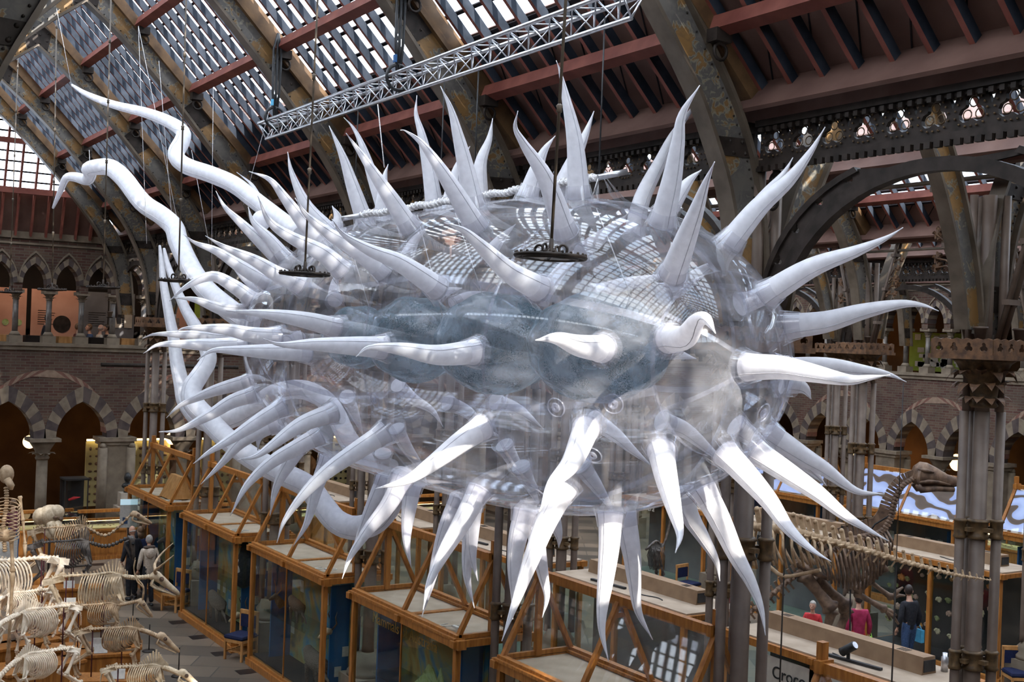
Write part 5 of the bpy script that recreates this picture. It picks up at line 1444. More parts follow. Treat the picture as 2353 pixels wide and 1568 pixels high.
# yellow lit specimen boards in the cloister
rs = random.Random(4)
for i, (px, w_, lab) in enumerate(((228, .9, 'pale lit board in the arch left of the bust'), (328, 1.7, 'yellow board of mounted fossils between pier and farthest case'), (520, 1.8, 'yellow lit board behind the hanging flagellum'), (815, 1.8, 'yellow board with black discs under the bacterium'))):
    p = at(px, 1110, y=39.2); o = empty('specimen_board', (p.x, 39.2, 0)); tag(o, lab, 'board', 'lit specimen boards')
    MB().b2((-w_/2, 0, .9), (w_/2, .06, 2.95)).build('backboard', M['backboard_yellow'], o)
    q = MB()
    for a in range(int(w_/.2)):
        for c in range(8): q.ball((-w_/2+.14+a*.2, -.02, 1.05+c*.24), (.03+.05*rs.random(), .03, .03+.04*rs.random()), 8, 5)
    q.build('fossils', M['bone_brown'] if i != 3 else M['case_black'], o)['kind'] = 'stuff'
    MB().b2((-w_/2, -.12, 2.98), (w_/2, -.04, 3.04)).build('strip_light', M['strip_light'], o)
# opal globe lamps in the cloisters (the light source of those bays)
def globe(loc, r, lab, tall=False, e=22):
    o = empty('globe_lamp', loc); tag(o, lab, 'lamp', 'opal globe lamps')
    b = MB(); b.ball((0, 0, 0), (r, r, r*(1.25 if tall else 1)), 20, 14); g = b.build('globe', M['lamp_glass'], o)
    MB().lathe([(.02, r*.95), (.06, r*1.0), (.03, r*1.2), (.012, r*1.5), (.012, r+.5)], seg=10).build('stem', M['brass'], o)
    l_ = bpy.data.lights.new('lamp', 'POINT'); l_.energy = e; l_.color = (1, .62, .30); l_.shadow_soft_size = r*1.15
    lo_ = bpy.data.objects.new('bulb', l_); COL.objects.link(lo_); lo_.parent = o; lo_.location = (0, -.0, -(r*1.35)); return o
for i, (px, py, pl, v, lab) in enumerate(((68, 1016, 'y', 38.6, 'glowing globe lamp behind the first stone column'), (395, 1008, 'y', 39.2, 'glowing globe lamp behind the clustered column and flagellum tips'),
        (1968, 1034, 'x', 36.2, 'glowing globe lamp beside the side wall pier'), (2058, 1035, 'x', 37.0, 'half hidden globe lamp right of the side wall pier'), (2198, 1063, 'x', 36.2, 'squarish glowing lamp above the dinosaur head'),
        (1988, 745, 'x', 36.3, 'small glowing lamp high in the side gallery'))):
    p = at(px, py, y=v) if pl == 'y' else at(px, py, x=v)
    globe(p, (.20 if pl == 'y' else .24), lab, tall=i in (4, 5))
# gallery exhibition panels on the end wall gallery
for i, (x0, x1, mat, lab) in enumerate(((4.0, 7.28, 'panel_salmon', 'salmon exhibition panel with round green pictures, far left of the gallery'), (7.42, 8.9, 'panel_salmon', 'salmon exhibition panel with a dark disc in the gallery'),
        (8.95, 9.75, 'panel_grey', 'grey exhibition panel beside the seated visitors'), (9.8, 10.6, 'panel_grey', 'grey exhibition panel with small framed pictures'), (11.1, 12.4, 'panel_salmon', 'salmon text panel behind the leaning column'), (12.6, 13.9, 'panel_green', 'lime green exhibition panel behind the flagella'))):
    o = empty('exhibition_panel', (0, 39.6, 0)); tag(o, lab, 'panel', 'exhibition panels in the gallery')
    MB().b2((x0, 0, hz(-1.6)), (x1, .06, hz(1.02))).build('board', M[mat], o)
    q = MB(); r = random.Random(i)
    for k in range(7): q.b2((x0+.2, -.008, hz(.35-.07*k)), (x0+.2+.3+.25*r.random(), -.003, hz(.365-.07*k)))
    q.build('printed_text', M['iron'], o)['kind'] = 'stuff'
    if i == 0:
        for k in range(3): MB().lathe([(.10, -.012), (.10, -.002)], (5.95+.38*k+.35, 0, hz(-.05)), 20, axis='Y').build('round_picture', M['case_art_green'], o)
    if i == 1: MB().lathe([(.27, -.012), (.27, -.002)], (8.35, 0, hz(-.05)), 28, axis='Y').build('dark_disc', M['iron'], o)
    if i == 3:
        for k in range(2): MB().b2((9.95+.33*k, -.02, hz(-.1)), (10.2+.33*k, -.004, hz(.4))).build('framed_picture', M['plinth_white'], o)
# a picture light over the panels: the gallery's own lamp row
for x in (6.2, 8.4, 11.6):
    o = empty('gallery_spotlight', (x, 38.4, hz(2.4))); tag(o, 'ceiling spotlight lighting the exhibition panels, %s' % {6.2: 'far left', 8.4: 'middle', 11.6: 'right'}[x], 'spotlight')
    MB().lathe([(.06, -.12), (.06, .1), (.02, .2)], seg=12).build('housing', M['black_metal'], o)
    l_ = bpy.data.lights.new('lamp', 'SPOT'); l_.energy = 110; l_.color = (1, .80, .62); l_.spot_size = 1.9; l_.spot_blend = .6; l_.shadow_soft_size = .05
    lo_ = bpy.data.objects.new('bulb', l_); COL.objects.link(lo_); lo_.parent = o; lo_.location = (0, .02, -.14); lo_.rotation_euler = (radians(38), 0, 0)
# yellow lit notice wall in the side gallery
o = empty('notice_board', (37.6, 0, 0)); tag(o, 'lit green display wall with paper notices behind the side gallery columns', 'board')
MB().b2((0, 26.5, hz(-.6)), (.08, 30.6, hz(.85))).build('board', M['panel_green'], o)
q = MB(); r = random.Random(9)
for k in range(60): a = 26.7+r.random()*3.6; b = -.5+r.random()*1.1; q.b2((-.02, a, hz(b)), (-.01, a+.2+.2*r.random(), hz(b+.12+.14*r.random())))
q.build('notices', M['paper'], o)['kind'] = 'stuff'
# gallery desk cases between the slim columns
for k in range(12):
    x = 1.25+.933*k+.2
    if x < 4.5: continue
    o = empty('gallery_desk_case', (x+.25, 38.06, hz(-.52))); tag(o, 'small glazed desk case on the gallery sill, %s from the left' % NTH[k-3], 'desk case', 'gallery desk cases')
    MB().b2((-.33, -.2, -1.08), (.33, .25, .10)).build('box', M['oak_pale'] if k % 2 else M['dark_room'], o); q = MB(); q.quad((-.33, -.21, .02), (.33, -.21, .02), (.33, .2, .14), (-.33, .2, .14)); q.build('glass', M['pane'], o)
# metal pipe along the end wall
o = MB().tube([(8.95, 36.9, hz(-1.22)), (13.2, 36.9, hz(-1.22))], .06, 10).build('trim_5', M['iron']); o['kind'] = 'structure'; o['label'] = 'dark horizontal pipe on the brick end wall'
# floodlight pails on the column capitals
k = 0
for (px, py, X, lab) in ((285, 732, 9.15, 'left of two grey floodlights on the gallery pier ledge'), (298, 732, 9.5, 'right of two grey floodlights on the gallery pier ledge'),
        (2232, 762, 13.2, 'grey floodlight on the large leafy capital at right'), (2253, 766, 13.6, 'grey floodlight on the right side of the large leafy capital'), (1943, 781, 21.9, 'grey floodlight on the leafy capitals above the right spike')):
    yy = {9.15: 36.9, 9.5: 36.9, 13.2: 9.65, 13.6: 9.5, 21.9: 19.0}[X]; zz = hz(.22)
    o = empty('floodlight', (X+(.2 if X == 13.6 else 0), yy, zz)); tag(o, lab, 'floodlight', 'grey floodlights on capitals')
    MB().lathe([(.06, 0), (.08, .14), (.095, .145), (.095, .17)], seg=16).build('housing', M['iron_column'], o); MB().b2((-.09, -.01, -.03), (.09, .01, .0)).build('bracket', M['iron'], o)
# ================================================================ ANIMAL SKELETONS
def bone(mb, a, b, r, knob=1.7, seg=8):
    r = r*1.2
    a = Vector(a); b = Vector(b); d = b-a
    mb.tube([a, a+d*.06, a+d*.14, a+d*.5, a+d*.86, a+d*.94, b], [r*knob*.7, r*knob, r*1.1, r*.85, r*1.1, r*knob, r*knob*.7], seg)
def skel(loc, rz, L, H, mat, lab, neck=(.35, .25), head=.42, headtilt=-.5, horn=None, tail=.3, ribn=14, ribdrop=.42, spine_h=.10, thick=1.0, neckdip=0, head_up=False, group='mounted animal skeletons', name='animal_skeleton', rod=True, withers=1.8, tusks=False, legx=0):
    o = empty(name, loc, rz); tag(o, lab, 'skeleton', group); m = M[mat]; k = thick
    hip = Vector((-L*.5, 0, H*.97)); sh = Vector((L*.34, 0, H*.98))
    path = [hip, Vector((-L*.28, 0, H*1.0)), Vector((0, 0, H*1.01)), Vector((L*.2, 0, H*1.03)), sh]
    nb = sh+Vector((neck[0]*.45, 0, neck[1]*.35-neckdip)); nh = sh+Vector((neck[0], 0, neck[1]))
    sp = smooth_path(path+[nb, nh], 6); tl = smooth_path([hip, hip+Vector((-tail*.35, 0, -tail*.25)), hip+Vector((-tail*.5, 0, -tail*.75)), hip+Vector((-tail*.52, 0, -tail*1.2))], 4)
    s = MB(); s.tube(sp, .022*k, 7)
    n = 34
    def along(P, f):
        x = f*(len(P)-1); i = min(int(x), len(P)-2); return P[i].lerp(P[i+1], x-i)
    for i in range(n):
        f = i/(n-1); p = along(sp, f); q = along(sp, min(1, f+.02)); d = (q-p) if f < .98 else (p-along(sp, f-.02)); d.normalize(); up = Vector((-d.z, 0, d.x))
        nk = 1.5 if p.x > sh.x+.03 else 1.0
        s.ball(p, (.026*k*nk, .034*k*nk, .030*k*nk), 7, 5)
        fx = max(0, 1-abs(p.x-L*.24)/(L*.30)); ph = spine_h*(.55+withers*fx*fx) if p.x < sh.x+.1 else spine_h*.35
        s.bar(p, p+up*ph+d*(-.25*ph), .013*k, .024*k)
        if p.x < L*.0 or p.x > sh.x: s.bar(p+Vector((0, -.06*k, 0)), p+Vector((0, .06*k, 0)), .022*k, .012*k)
    s.build('spine', m, o)
    t = MB()
    for i in range(12): p = along(tl, i/11); t.ball(p, (.018*k*(1.2-i/14), .018*k*(1.2-i/14), .026*k), 6, 4)
    t.build('tail', m, o)
    r = MB()
    for i in range(ribn):
        f = i/(ribn-1); x = -L*.14+(L*.46)*f; z0 = H*1.0; dep = H*ribdrop*(.62+.38*sin(pi*min(1, f*.9+.25))); wd_ = H*.155*(.75+.45*sin(pi*(.15+.6*f)))
        for sy in (-1, 1):
            pts = [Vector((x, sy*.02, z0)), Vector((x-.02*L, sy*wd_*.75, z0-dep*.12)), Vector((x-.045*L, sy*wd_, z0-dep*.45)), Vector((x-.03*L, sy*wd_*.8, z0-dep*.8)), Vector((x+.03*L, sy*wd_*.25, z0-dep))]
            r.tube(smooth_path(pts, 3), .0105*k, 6, flat=1.25)
    r.tube([(-L*.02, 0, H*(1-ribdrop*.98)), (L*.30, 0, H*(1-ribdrop*.92))], .022*k, 6)
    r.build('ribcage', m, o)
    for sy in (-1, 1):
        c = MB(); y = sy*H*.145; a = Vector((L*.24, y*.55, H*1.02)); b_ = Vector((L*.36, y*1.15, H*.66)); n0 = len(c.v)
        w2 = L*.11
        for off in (-.008, .008): c.v += [a+Vector((-w2, off, 0)), a+Vector((w2*.7, off, .01)), b_+Vector((w2*.2, off, 0)), b_+Vector((-w2*.35, off, 0))]
        for f in ((0, 1, 2, 3), (7, 6, 5, 4), (0, 4, 5, 1), (1, 5, 6, 2), (2, 6, 7, 3), (3, 7, 4, 0)): c.face(tuple(n0+i for i in f))
        c.tube([a, b_], [.008, .02], 5); c.build('shoulder_blade', m, o)
        # front leg
        g = MB(); el = Vector((L*.27, y*1.1, H*.48)); kn = Vector((L*.30+legx, y*1.05, H*.27)); fe = Vector((L*.29+legx, y*1.05, H*.07))
        bone(g, b_, el, .022*k); bone(g, el, kn, .019*k); bone(g, kn, fe, .015*k); g.ball(el+Vector((-.02, 0, .02)), .03*k); g.ball(kn, .026*k)
        g.tube([fe, fe+Vector((.03, 0, -H*.03)), fe+Vector((.05, 0, -H*.07))], [.02*k, .024*k, .028*k], 7); g.build('leg', m, o)
        # hind leg
        g = MB(); hp_ = hip+Vector((-.02*L, sy*H*.09, -H*.08)); st = Vector((-L*.36, sy*H*.12, H*.52)); hk = Vector((-L*.60, sy*H*.11, H*.30)); ff = Vector((-L*.55, sy*H*.11, H*.06))
        bone(g, hp_, st, .024*k); bone(g, st, hk, .020*k); bone(g, hk, ff, .016*k); g.ball(hk+Vector((-.03, 0, .02)), .026*k); g.ball(st+Vector((.02, 0, .0)), .026*k)
        g.tube([ff, ff+Vector((.03, 0, -H*.03)), ff+Vector((.05, 0, -H*.06))], [.02*k, .024*k, .028*k], 7); g.build('leg', m, o)
    pv = MB()
    for sy in (-1, 1):
        a = hip+Vector((.07*L, sy*.02, .02)); n0 = len(pv.v)
        pts = [a+Vector((.05*L, sy*H*.13, .05*H)), a+Vector((.09*L, sy*H*.12, -.03*H)), hip+Vector((0, sy*H*.08, -.07*H)), hip+Vector((-.10*L, sy*H*.07, -.10*H)), hip+Vector((-.12*L, sy*H*.05, -.02*H)), hip+Vector((-.01*L, sy*H*.05, -.0*H))]
        for off in (-.012, .012): pv.v += [p+Vector((0, off, 0)) for p in pts]
        pv.face(tuple(n0+i for i in range(6))); pv.face(tuple(n0+6+i for i in range(6))[::-1])
        for i in range(6): pv.face((n0+i, n0+(i+1) % 6, n0+6+(i+1) % 6, n0+6+i))
    pv.build('pelvis', m, o)
    # skull
    R = Matrix.Rotation(-headtilt, 3, 'Y'); S = head
    def hp2(x, y, z): return nh+R @ Vector((x*S, y*S, z*S))
    h = MB(); 
    def loft(mb, rows):
        n0 = len(mb.v); seg = 10
        for (x, z, ry, rz_) in rows:
            for i in range(seg): a = 2*pi*i/seg; mb.v.append(hp2(x, cos(a)*ry, z+sin(a)*rz_))
        for j in range(len(rows)-1):
            for i in range(seg): i2 = (i+1) % seg; mb.face((n0+j*seg+i, n0+j*seg+i2, n0+(j+1)*seg+i2, n0+(j+1)*seg+i), 0, True)
        mb.face(tuple(n0+i for i in range(seg))[::-1]); mb.face(tuple(n0+(len(rows)-1)*seg+i for i in range(seg)))
    loft(h, [(-.06, .0, .06, .07), (0, .05, .15, .15), (.14, .08, .17, .16), (.30, .06, .20, .13), (.42, .03, .14, .13), (.62, -.01, .10, .105), (.85, -.05, .075, .085), (1.0, -.08, .06, .06), (1.04, -.09, .03, .03)])
    sk = h.build('skull', m, o)
    e = MB()
    for sy in (-1, 1): e.ball(hp2(.30, sy*.175, .10), .055*S, 10, 6); e.ring(hp2(.30, sy*.185, .10), .065*S, .013*S, 14, 5, nrm=R @ Vector((.25, sy, .2)))
    e.ball(hp2(.95, 0, -.05), (.03*S, .03*S, .03*S), 8, 5); e.build('eye_socket', M['bone_brown' if mat != 'bone_dark' else 'black_metal'], sk)
    j = MB(); 
    for sy in (-1, 1): j.tube([hp2(.10, sy*.14, -.02), hp2(.12, sy*.13, -.20), hp2(.30, sy*.11, -.235), hp2(.62, sy*.07, -.20), hp2(.95, sy*.035, -.17)], [.04*S, .085*S, .07*S, .045*S, .035*S], 7, flat=.6)
    for i in range(9): j.box(hp2(.40+.045*i, .06, -.17), (.02*S, .02*S, .05*S)); j.box(hp2(.40+.045*i, -.06, -.17), (.02*S, .02*S, .05*S))
    j.build('jaw', m, sk)
    if horn == 'long':
        for sy in (-1, 1): MB().tube(smooth_path([hp2(.12, sy*.08, .20), hp2(-.25, sy*.25, .62), hp2(-.75, sy*.45, .70), hp2(-1.2, sy*.35, .95), hp2(-1.5, sy*.3, 1.35)], 4), [.035*S*(1-i/18)+.004 for i in range(17)], 8).build('horn', M['bone_tan'], sk)
    if horn == 'ox':
        for sy in (-1, 1): MB().tube(smooth_path([hp2(.05, sy*.12, .18), hp2(-.05, sy*.55, .30), hp2(.0, sy*.95, .60), hp2(.15, sy*1.05, 1.05)], 4), [.055*S*(1-i/14)+.004 for i in range(13)], 8).build('horn', M['bone_tan'], sk)
    if rod:
        MB().tube([(L*.10, 0, 0), (L*.10, 0, H*.98)], .012, 6).build('support_rod', M['maroon'], o)
        MB().tube([(-L*.34, 0, 0), (-L*.34, 0, H*.98)], .012, 6).build('support_rod', M['maroon'], o)
    return o
def plinth(loc, rz, L, W, h, lab, card=True):
    o = empty('wooden_plinth', loc, rz); tag(o, lab, 'plinth', 'oak plinths under the skeletons')
    b = MB(); b.b2((-L/2, -W/2, .08), (L/2, W/2, h-.05)); b.b2((-L/2+.04, -W/2+.04, 0), (L/2-.04, W/2-.04, .08)); b.b2((-L/2-.03, -W/2-.03, h-.05), (L/2+.03, W/2+.03, h)); b.build('plinth_body', M['oak'], o)
    if card:
        c = MB(); R = Matrix.Rotation(.9, 3, 'X')
        pts = [Vector((L*.06-.12, -W*.38, h+.01)), Vector((L*.06+.12, -W*.38, h+.01)), Vector((L*.06+.12, -W*.38+.08, h+.16)), Vector((L*.06-.12, -W*.38+.08, h+.16))]
        c.v += pts+[p+Vector((0, .02, 0)) for p in pts]
        for f in ((0, 1, 2, 3), (7, 6, 5, 4), (0, 4, 5, 1), (1, 5, 6, 2), (2, 6, 7, 3), (3, 7, 4, 0)): c.face(f)
        c.build('label_card', M['paper'], o)
    return o
PH = .58
def place(px, py_back, py_feet, rz, ratio, mat, lab, plab, card=True, **kw):
    """px: middle of the trunk; back line and hoof line rows in the photograph"""
    hor = 784+ROLL*(px-1176); d = (CH-PH)*FPX/(py_feet-hor); p = CAM+ray(px, py_feet)*d
    b = CAM+ray(px, py_back)*d; H = (b.z-PH); L = H*ratio
    plinth((p.x, p.y, 0), rz, L*1.18, max(.5, H*.38), PH, plab, card)
    return skel((p.x, p.y, PH), rz, L, H, mat, lab, **kw)
place(148, 1212, 1352, radians(-12), 1.0, 'bone_tan', 'tan camel skeleton with dipping neck and raised skull, behind the black one', 'oak plinth of the tan camel skeleton', card=True,
      neck=(.95, .30), neckdip=.28, head=.50, headtilt=-.35, ribdrop=.38, spine_h=.12, withers=1.5, tail=.3)
place(150, 1245, 1392, radians(-14), 1.0, 'bone_dark', 'blackened bone skeleton with drooping skull, beside the tan camel', 'oak plinth of the blackened skeleton', neck=(.80, .10), neckdip=.12, head=.5, headtilt=-1.25, ribdrop=.42, spine_h=.13, withers=1.6, thick=1.1)
place(212, 1322, 1486, radians(-16), 1.12, 'bone', 'ox skeleton with curved horns standing left of the first blue chair', 'oak plinth of the horned ox skeleton', neck=(.52, -.02), neckdip=.03, head=.62, headtilt=-.50, horn='ox', ribdrop=.52, ribn=15, spine_h=.11, withers=2.0, tail=.4, thick=1.1)
place(222, 1390, 1500, radians(-14), 1.15, 'bone_tan', 'slender antelope skeleton with long swept horns, below the ox skeleton', 'oak plinth of the long-horned antelope skeleton', neck=(.36, .06), head=.40, headtilt=-.75, horn='long', ribdrop=.44, ribn=13, spine_h=.075, thick=.8)
place(262, 1445, 1558, radians(-22), 1.35, 'bone_tan', 'low tan skeleton with heavy lowered skull facing right, near the paving', 'oak plinth of the heavy-skulled low skeleton', neck=(.32, -.12), head=.46, headtilt=-.55, ribdrop=.48, ribn=15, spine_h=.07, withers=2.3, tail=.2)
place(318, 1532, 1640, radians(-22), 1.35, 'bone', 'short pale skeleton at the bottom edge with head to the right', 'oak plinth at the bottom edge with a white card', neck=(.26, -.10), head=.42, headtilt=-.5, ribdrop=.46, ribn=14, spine_h=.09, withers=2.2, tail=.2)
place(92, 1400, 1530, radians(198), 1.25, 'bone_white', 'sunlit white skeleton facing left with broad ribs and raised spines', 'oak plinth of the sunlit broad-ribbed skeleton', neck=(.34, -.12), head=.45, headtilt=-.9, ribdrop=.50, ribn=14, spine_h=.12, withers=1.9, thick=1.15)
place(50, 1362, 1478, radians(200), 1.2, 'bone_white', 'smaller white skeleton above the sunlit broad-ribbed one', 'oak plinth of the smaller white skeleton', neck=(.3, -.15), head=.4, headtilt=-.9, ribdrop=.5, ribn=13, spine_h=.07)
place(14, 1290, 1470, radians(195), 1.3, 'bone_white', 'large bright skeleton cut by the left edge, hip bones to the right', 'oak plinth at the left edge under the large bright skeleton', neck=(.4, -.05), head=.5, headtilt=-.7, ribdrop=.55, ribn=14, spine_h=.10, withers=1.3, thick=1.5)
place(92, 1500, 1625, radians(200), 1.25, 'bone_white', 'white skeleton in the bottom left corner, skull to the left', 'oak plinth in the bottom left corner', neck=(.34, -.22), head=.44, headtilt=-.95, ribdrop=.48, ribn=15, spine_h=.075)
# massive skull on its own stand
p = CAM+ray(115, 1205)*30.0
o = empty('elephant_skull', (p.x, p.y, 0)); tag(o, 'massive pale elephant skull on a post behind the camel skeleton', 'skull')
b = MB(); z = p.z
b.ball((0, 0, z+.22), (.30, .27, .27), 16, 10); b.ball((.12, -.1, z+.30), (.20, .18, .20), 12, 8); b.ball((-.2, .05, z+.20), (.22, .22, .22), 12, 8)
b.tube([(.12, -.22, z+.05), (.16, -.38, z-.12), (.18, -.42, z-.25)], [.12, .07, .05], 10); b.tube([(-.02, -.22, z+.05), (.0, -.36, z-.12), (.02, -.4, z-.25)], [.12, .07, .05], 10)
b.tube([(-.15, .05, z-.08), (-.02, -.1, z-.28), (.1, -.28, z-.33)], [.09, .07, .04], 8)
b.build('cranium', M['bone'], o); e = MB(); e.ball((.20, -.27, z+.16), .06, 10, 6); e.ball((.06, -.29, z+.20), (.06, .03, .045), 10, 6); e.build('eye_socket', M['bone_brown'], o)
MB().tube([(0, 0, 0), (0, 0, z)], .03, 8).build('post', M['black_metal'], o); MB().b2((-.4, -.4, 0), (.4, .4, .35)).build('plinth_block', M['oak'], o)
# tall skeleton standing at the left edge
p = CAM+ray(6, 1330)*21.5
o = empty('upright_skeleton', (p.x, p.y, 0)); tag(o, 'tall upright skeleton at the left edge, rounded skull at the top', 'skeleton')
top = CAM+ray(8, 1090)*21.5; H = top.z; b = MB()
b.ball((0, 0, H), (.13, .13, .17), 14, 9); b.tube([(0, -.08, H-.08), (.06, -.16, H-.2), (.06, -.16, H-.26)], [.07, .06, .03], 8)
for i in range(26): zz = H-.25-i*.045; b.ball((.02*sin(i*.3), 0, zz), (.045, .045, .025), 8, 5); b.bar((0, 0, zz), (-.0, .12, zz-.02), .012, .02)
b.build('skull_and_spine', M['bone_tan'], o)
b = MB()
for i in range(10):
    zz = H-.42-i*.065
    for sx in (-1, 1): b.tube(smooth_path([(0, .03, zz), (sx*.20, .02, zz-.05), (sx*.22, -.12, zz-.14), (sx*.05, -.2, zz-.17)], 3), .011, 5)
b.build('ribcage', M['bone_tan'], o)
for sx in (-1, 1):
    b = MB(); bone(b, (sx*.24, 0, H-.4), (sx*.30, -.05, H-.85), .022); bone(b, (sx*.30, -.05, H-.85), (sx*.32, -.2, H-1.25), .018); b.tube([(sx*.32, -.2, H-1.25), (sx*.32, -.26, H-1.45)], [.04, .02], 8); b.build('arm', M['bone_tan'], o)
    b = MB(); bone(b, (sx*.12, 0, H-1.15), (sx*.15, -.1, H-1.75), .03); bone(b, (sx*.15, -.1, H-1.75), (sx*.15, .05, .5), .025); b.box((sx*.15, -.05, .46), (.09, .26, .07)); b.build('leg', M['bone_tan'], o)
b = MB(); b.ball((0, 0, H-1.1), (.2, .1, .12), 12, 7); b.build('pelvis', M['bone_tan'], o); MB().b2((-.5, -.5, 0), (.5, .5, .42)).build('plinth_block', M['oak'], o)

# ---- the large dinosaur with raised head (brown) and the pale long-tailed one
def P3(px, py, d): return CAM+ray(px, py)*d
D1 = 23.0
og = P3(1960, 1300, D1); og.z = 0
o = empty('dinosaur_skeleton', og); tag(o, 'brown dinosaur skeleton rearing on two legs, horse-like skull held high', 'skeleton')
def Q(px, py, d=D1): return P3(px, py, d)-og
m = M['bone_brown']
sp = smooth_path([Q(2100, 1098), Q(2072, 1118), Q(2055, 1155), Q(2045, 1192), Q(2022, 1222), Q(1985, 1232), Q(1940, 1245), Q(1895, 1275), Q(1850, 1305), Q(1800, 1345), Q(1745, 1390), Q(1690, 1435), Q(1640, 1480)], 5)
s = MB(); N = len(sp); s.tube(sp, [.035+.02*sin(pi*i/N) for i in range(N)], 8)
for i in range(0, N-1):
    p = sp[i]; d = (sp[i+1]-p).normalized(); side, up = frame(d); up = up if up.z > 0 else -up
    big = .10+.10*sin(pi*min(1, i/N*1.3)); s.ball(p, (.07, .07, .055), 7, 5); s.bar(p, p+up*big*1.5-d*.03, .03, .055); s.bar(p-side*big, p+side*big, .035, .03)
    if i > N*.72: s.bar(p, p-up*big*1.6, .02, .04)
s.build('spine', m, o)
h = MB(); hd = [(Q(2098, 1085), .13, .10), (Q(2108, 1088), .23, .15), (Q(2125, 1092), .24, .16), (Q(2150, 1096), .17, .13), (Q(2175, 1105), .12, .10), (Q(2195, 1108), .10, .08), (Q(2203, 1114), .03, .03)]
n0 = 0
ax = (Q(2200, 1108)-Q(2100, 1088)).normalized(); sd2, up2 = frame(ax)
for (c, rz_, ry) in hd:
    for i in range(12): a = 2*pi*i/12; h.v.append(c+up2*(sin(a)*rz_)+sd2*(cos(a)*ry))
for j in range(len(hd)-1):
    for i in range(12): i2 = (i+1) % 12; h.face((j*12+i, j*12+i2, (j+1)*12+i2, (j+1)*12+i), 0, True)
h.face(tuple(range(12))[::-1]); h.face(tuple(range((len(hd)-1)*12, len(hd)*12)))
sk = h.build('skull', m, o)
j = MB(); 
for s_ in (-1, 1): j.tube([Q(2104, 1112)+sd2*(s_*.12), Q(2112, 1124)+sd2*(s_*.12), Q(2150, 1122)+sd2*(s_*.09), Q(2190, 1125)+sd2*(s_*.04)], [.06, .07, .055, .05], 8)
for i in range(12): j.box(Q(2130+4.6*i, 1117)-sd2*.08, (.025, .025, .07))
j.build('jaw', m, sk)
q = MB()
for s_ in (-1, 1):
    q.tube([Q(2106, 1078)+sd2*(s_*.10), Q(2122, 1080)+sd2*(s_*.17), Q(2140, 1084)+sd2*(s_*.13)], [.03, .035, .02], 7); q.tube([Q(2106, 1108)+sd2*(s_*.15), Q(2126, 1104)+sd2*(s_*.18), Q(2150, 1106)+sd2*(s_*.12), Q(2180, 1114)+sd2*(s_*.08)], [.03, .035, .03, .02], 7); q.tube([Q(2108, 1080)+sd2*(s_*.14), Q(2104, 1100)+sd2*(s_*.15), Q(2108, 1122)+sd2*(s_*.13)], [.03, .03, .03], 7)
q.tube([Q(2186, 1098), Q(2204, 1110), Q(2202, 1122)], [.05, .06, .03], 9); q.build('cheek_bones', m, sk)
e = MB(); e.ball(Q(2122, 1090)-sd2*.15, (.07, .05, .06), 12, 7); e.ball(Q(2150, 1098)-sd2*.115, (.06, .03, .035), 10, 6); e.ball(Q(2192, 1104)-sd2*.07, (.04, .02, .03), 8, 5); e.build('eye_socket', M['black_metal'], sk)
r = MB(); fwd = Vector((.0, .0, 0))
body = sp[int(N*.30):int(N*.62)]
lat = CR.copy(); bk = Vector((_fw.x, _fw.y, 0)).normalized()
for i, p in enumerate(body):
    ln = .85*sin(pi*(i+3)/(len(body)+5))+.1
    for s_ in (-1, 1): r.tube(smooth_path([p, p+bk*(s_*.28)+Vector((0, 0, -.10)), p+bk*(s_*.36)+Vector((0, 0, -.5*ln))+lat*.04, p+bk*(s_*.12)+Vector((0, 0, -ln))+lat*.12], 3), .022, 5)
r.build('ribcage', m, o)
def limb(pts, rr, nm_, foot=None):
    b = MB()
    for a, c, q in zip(pts, pts[1:], rr): bone(b, a, c, q, 1.6, 10)
    if foot:
        for t in foot: b.tube([pts[-1], (pts[-1]+t)/2+Vector((0, 0, .03)), t], [.05, .04, .02], 7)
    b.build(nm_, m, o)
def gz(v, z=.32): v = v.copy(); v.z = z; return v
f1_ = gz(Q(1905, 1500)); f2_ = gz(Q(1935, 1505))
limb([Q(1845, 1318), Q(1912, 1402), Q(1893, 1470), f1_], (.10, .075, .06), 'leg', [f1_+Vector((.28, -.1, -.05)), f1_+Vector((.2, -.25, -.05)), f1_+Vector((.28, .1, -.05))])
limb([Q(1868, 1325, D1+.4), Q(1948, 1398, D1+.4), Q(1925, 1460, D1+.4), f2_], (.10, .075, .06), 'leg', [f2_+Vector((.28, -.1, -.05)), f2_+Vector((.2, .2, -.05)), f2_+Vector((.3, .05, -.05))])
limb([Q(2035, 1300), Q(1965, 1362), Q(2035, 1402)], (.065, .05), 'arm', [Q(2060, 1415), Q(2065, 1435), Q(2045, 1425)])
limb([Q(2020, 1270, D1+.5), Q(1990, 1330, D1+.5), Q(2050, 1375, D1+.5)], (.06, .045), 'arm', [Q(2075, 1350, D1+.5), Q(2080, 1370, D1+.5)])
b = MB(); b.tube([Q(1830, 1290), Q(1860, 1310), Q(1900, 1330)], [.12, .16, .08], 8, flat=.5); b.build('pelvis', m, o)
MB().b2((-2.2, -.7, 0), (1.2, .7, .26)).build('plinth_block', M['plinth_white'], o)
st = MB(); st.tube([Q(1990, 1235)+Vector((0, 0, 0)), Q(2010, 1205), Q(2052, 1180), Q(2065, 1120), Q(2095, 1105)], .025, 6); st.tube([Q(1955, 1250), gz(Q(1955, 1500), .26)], .015, 8); st.build('support_rod', M['black_metal'], o)
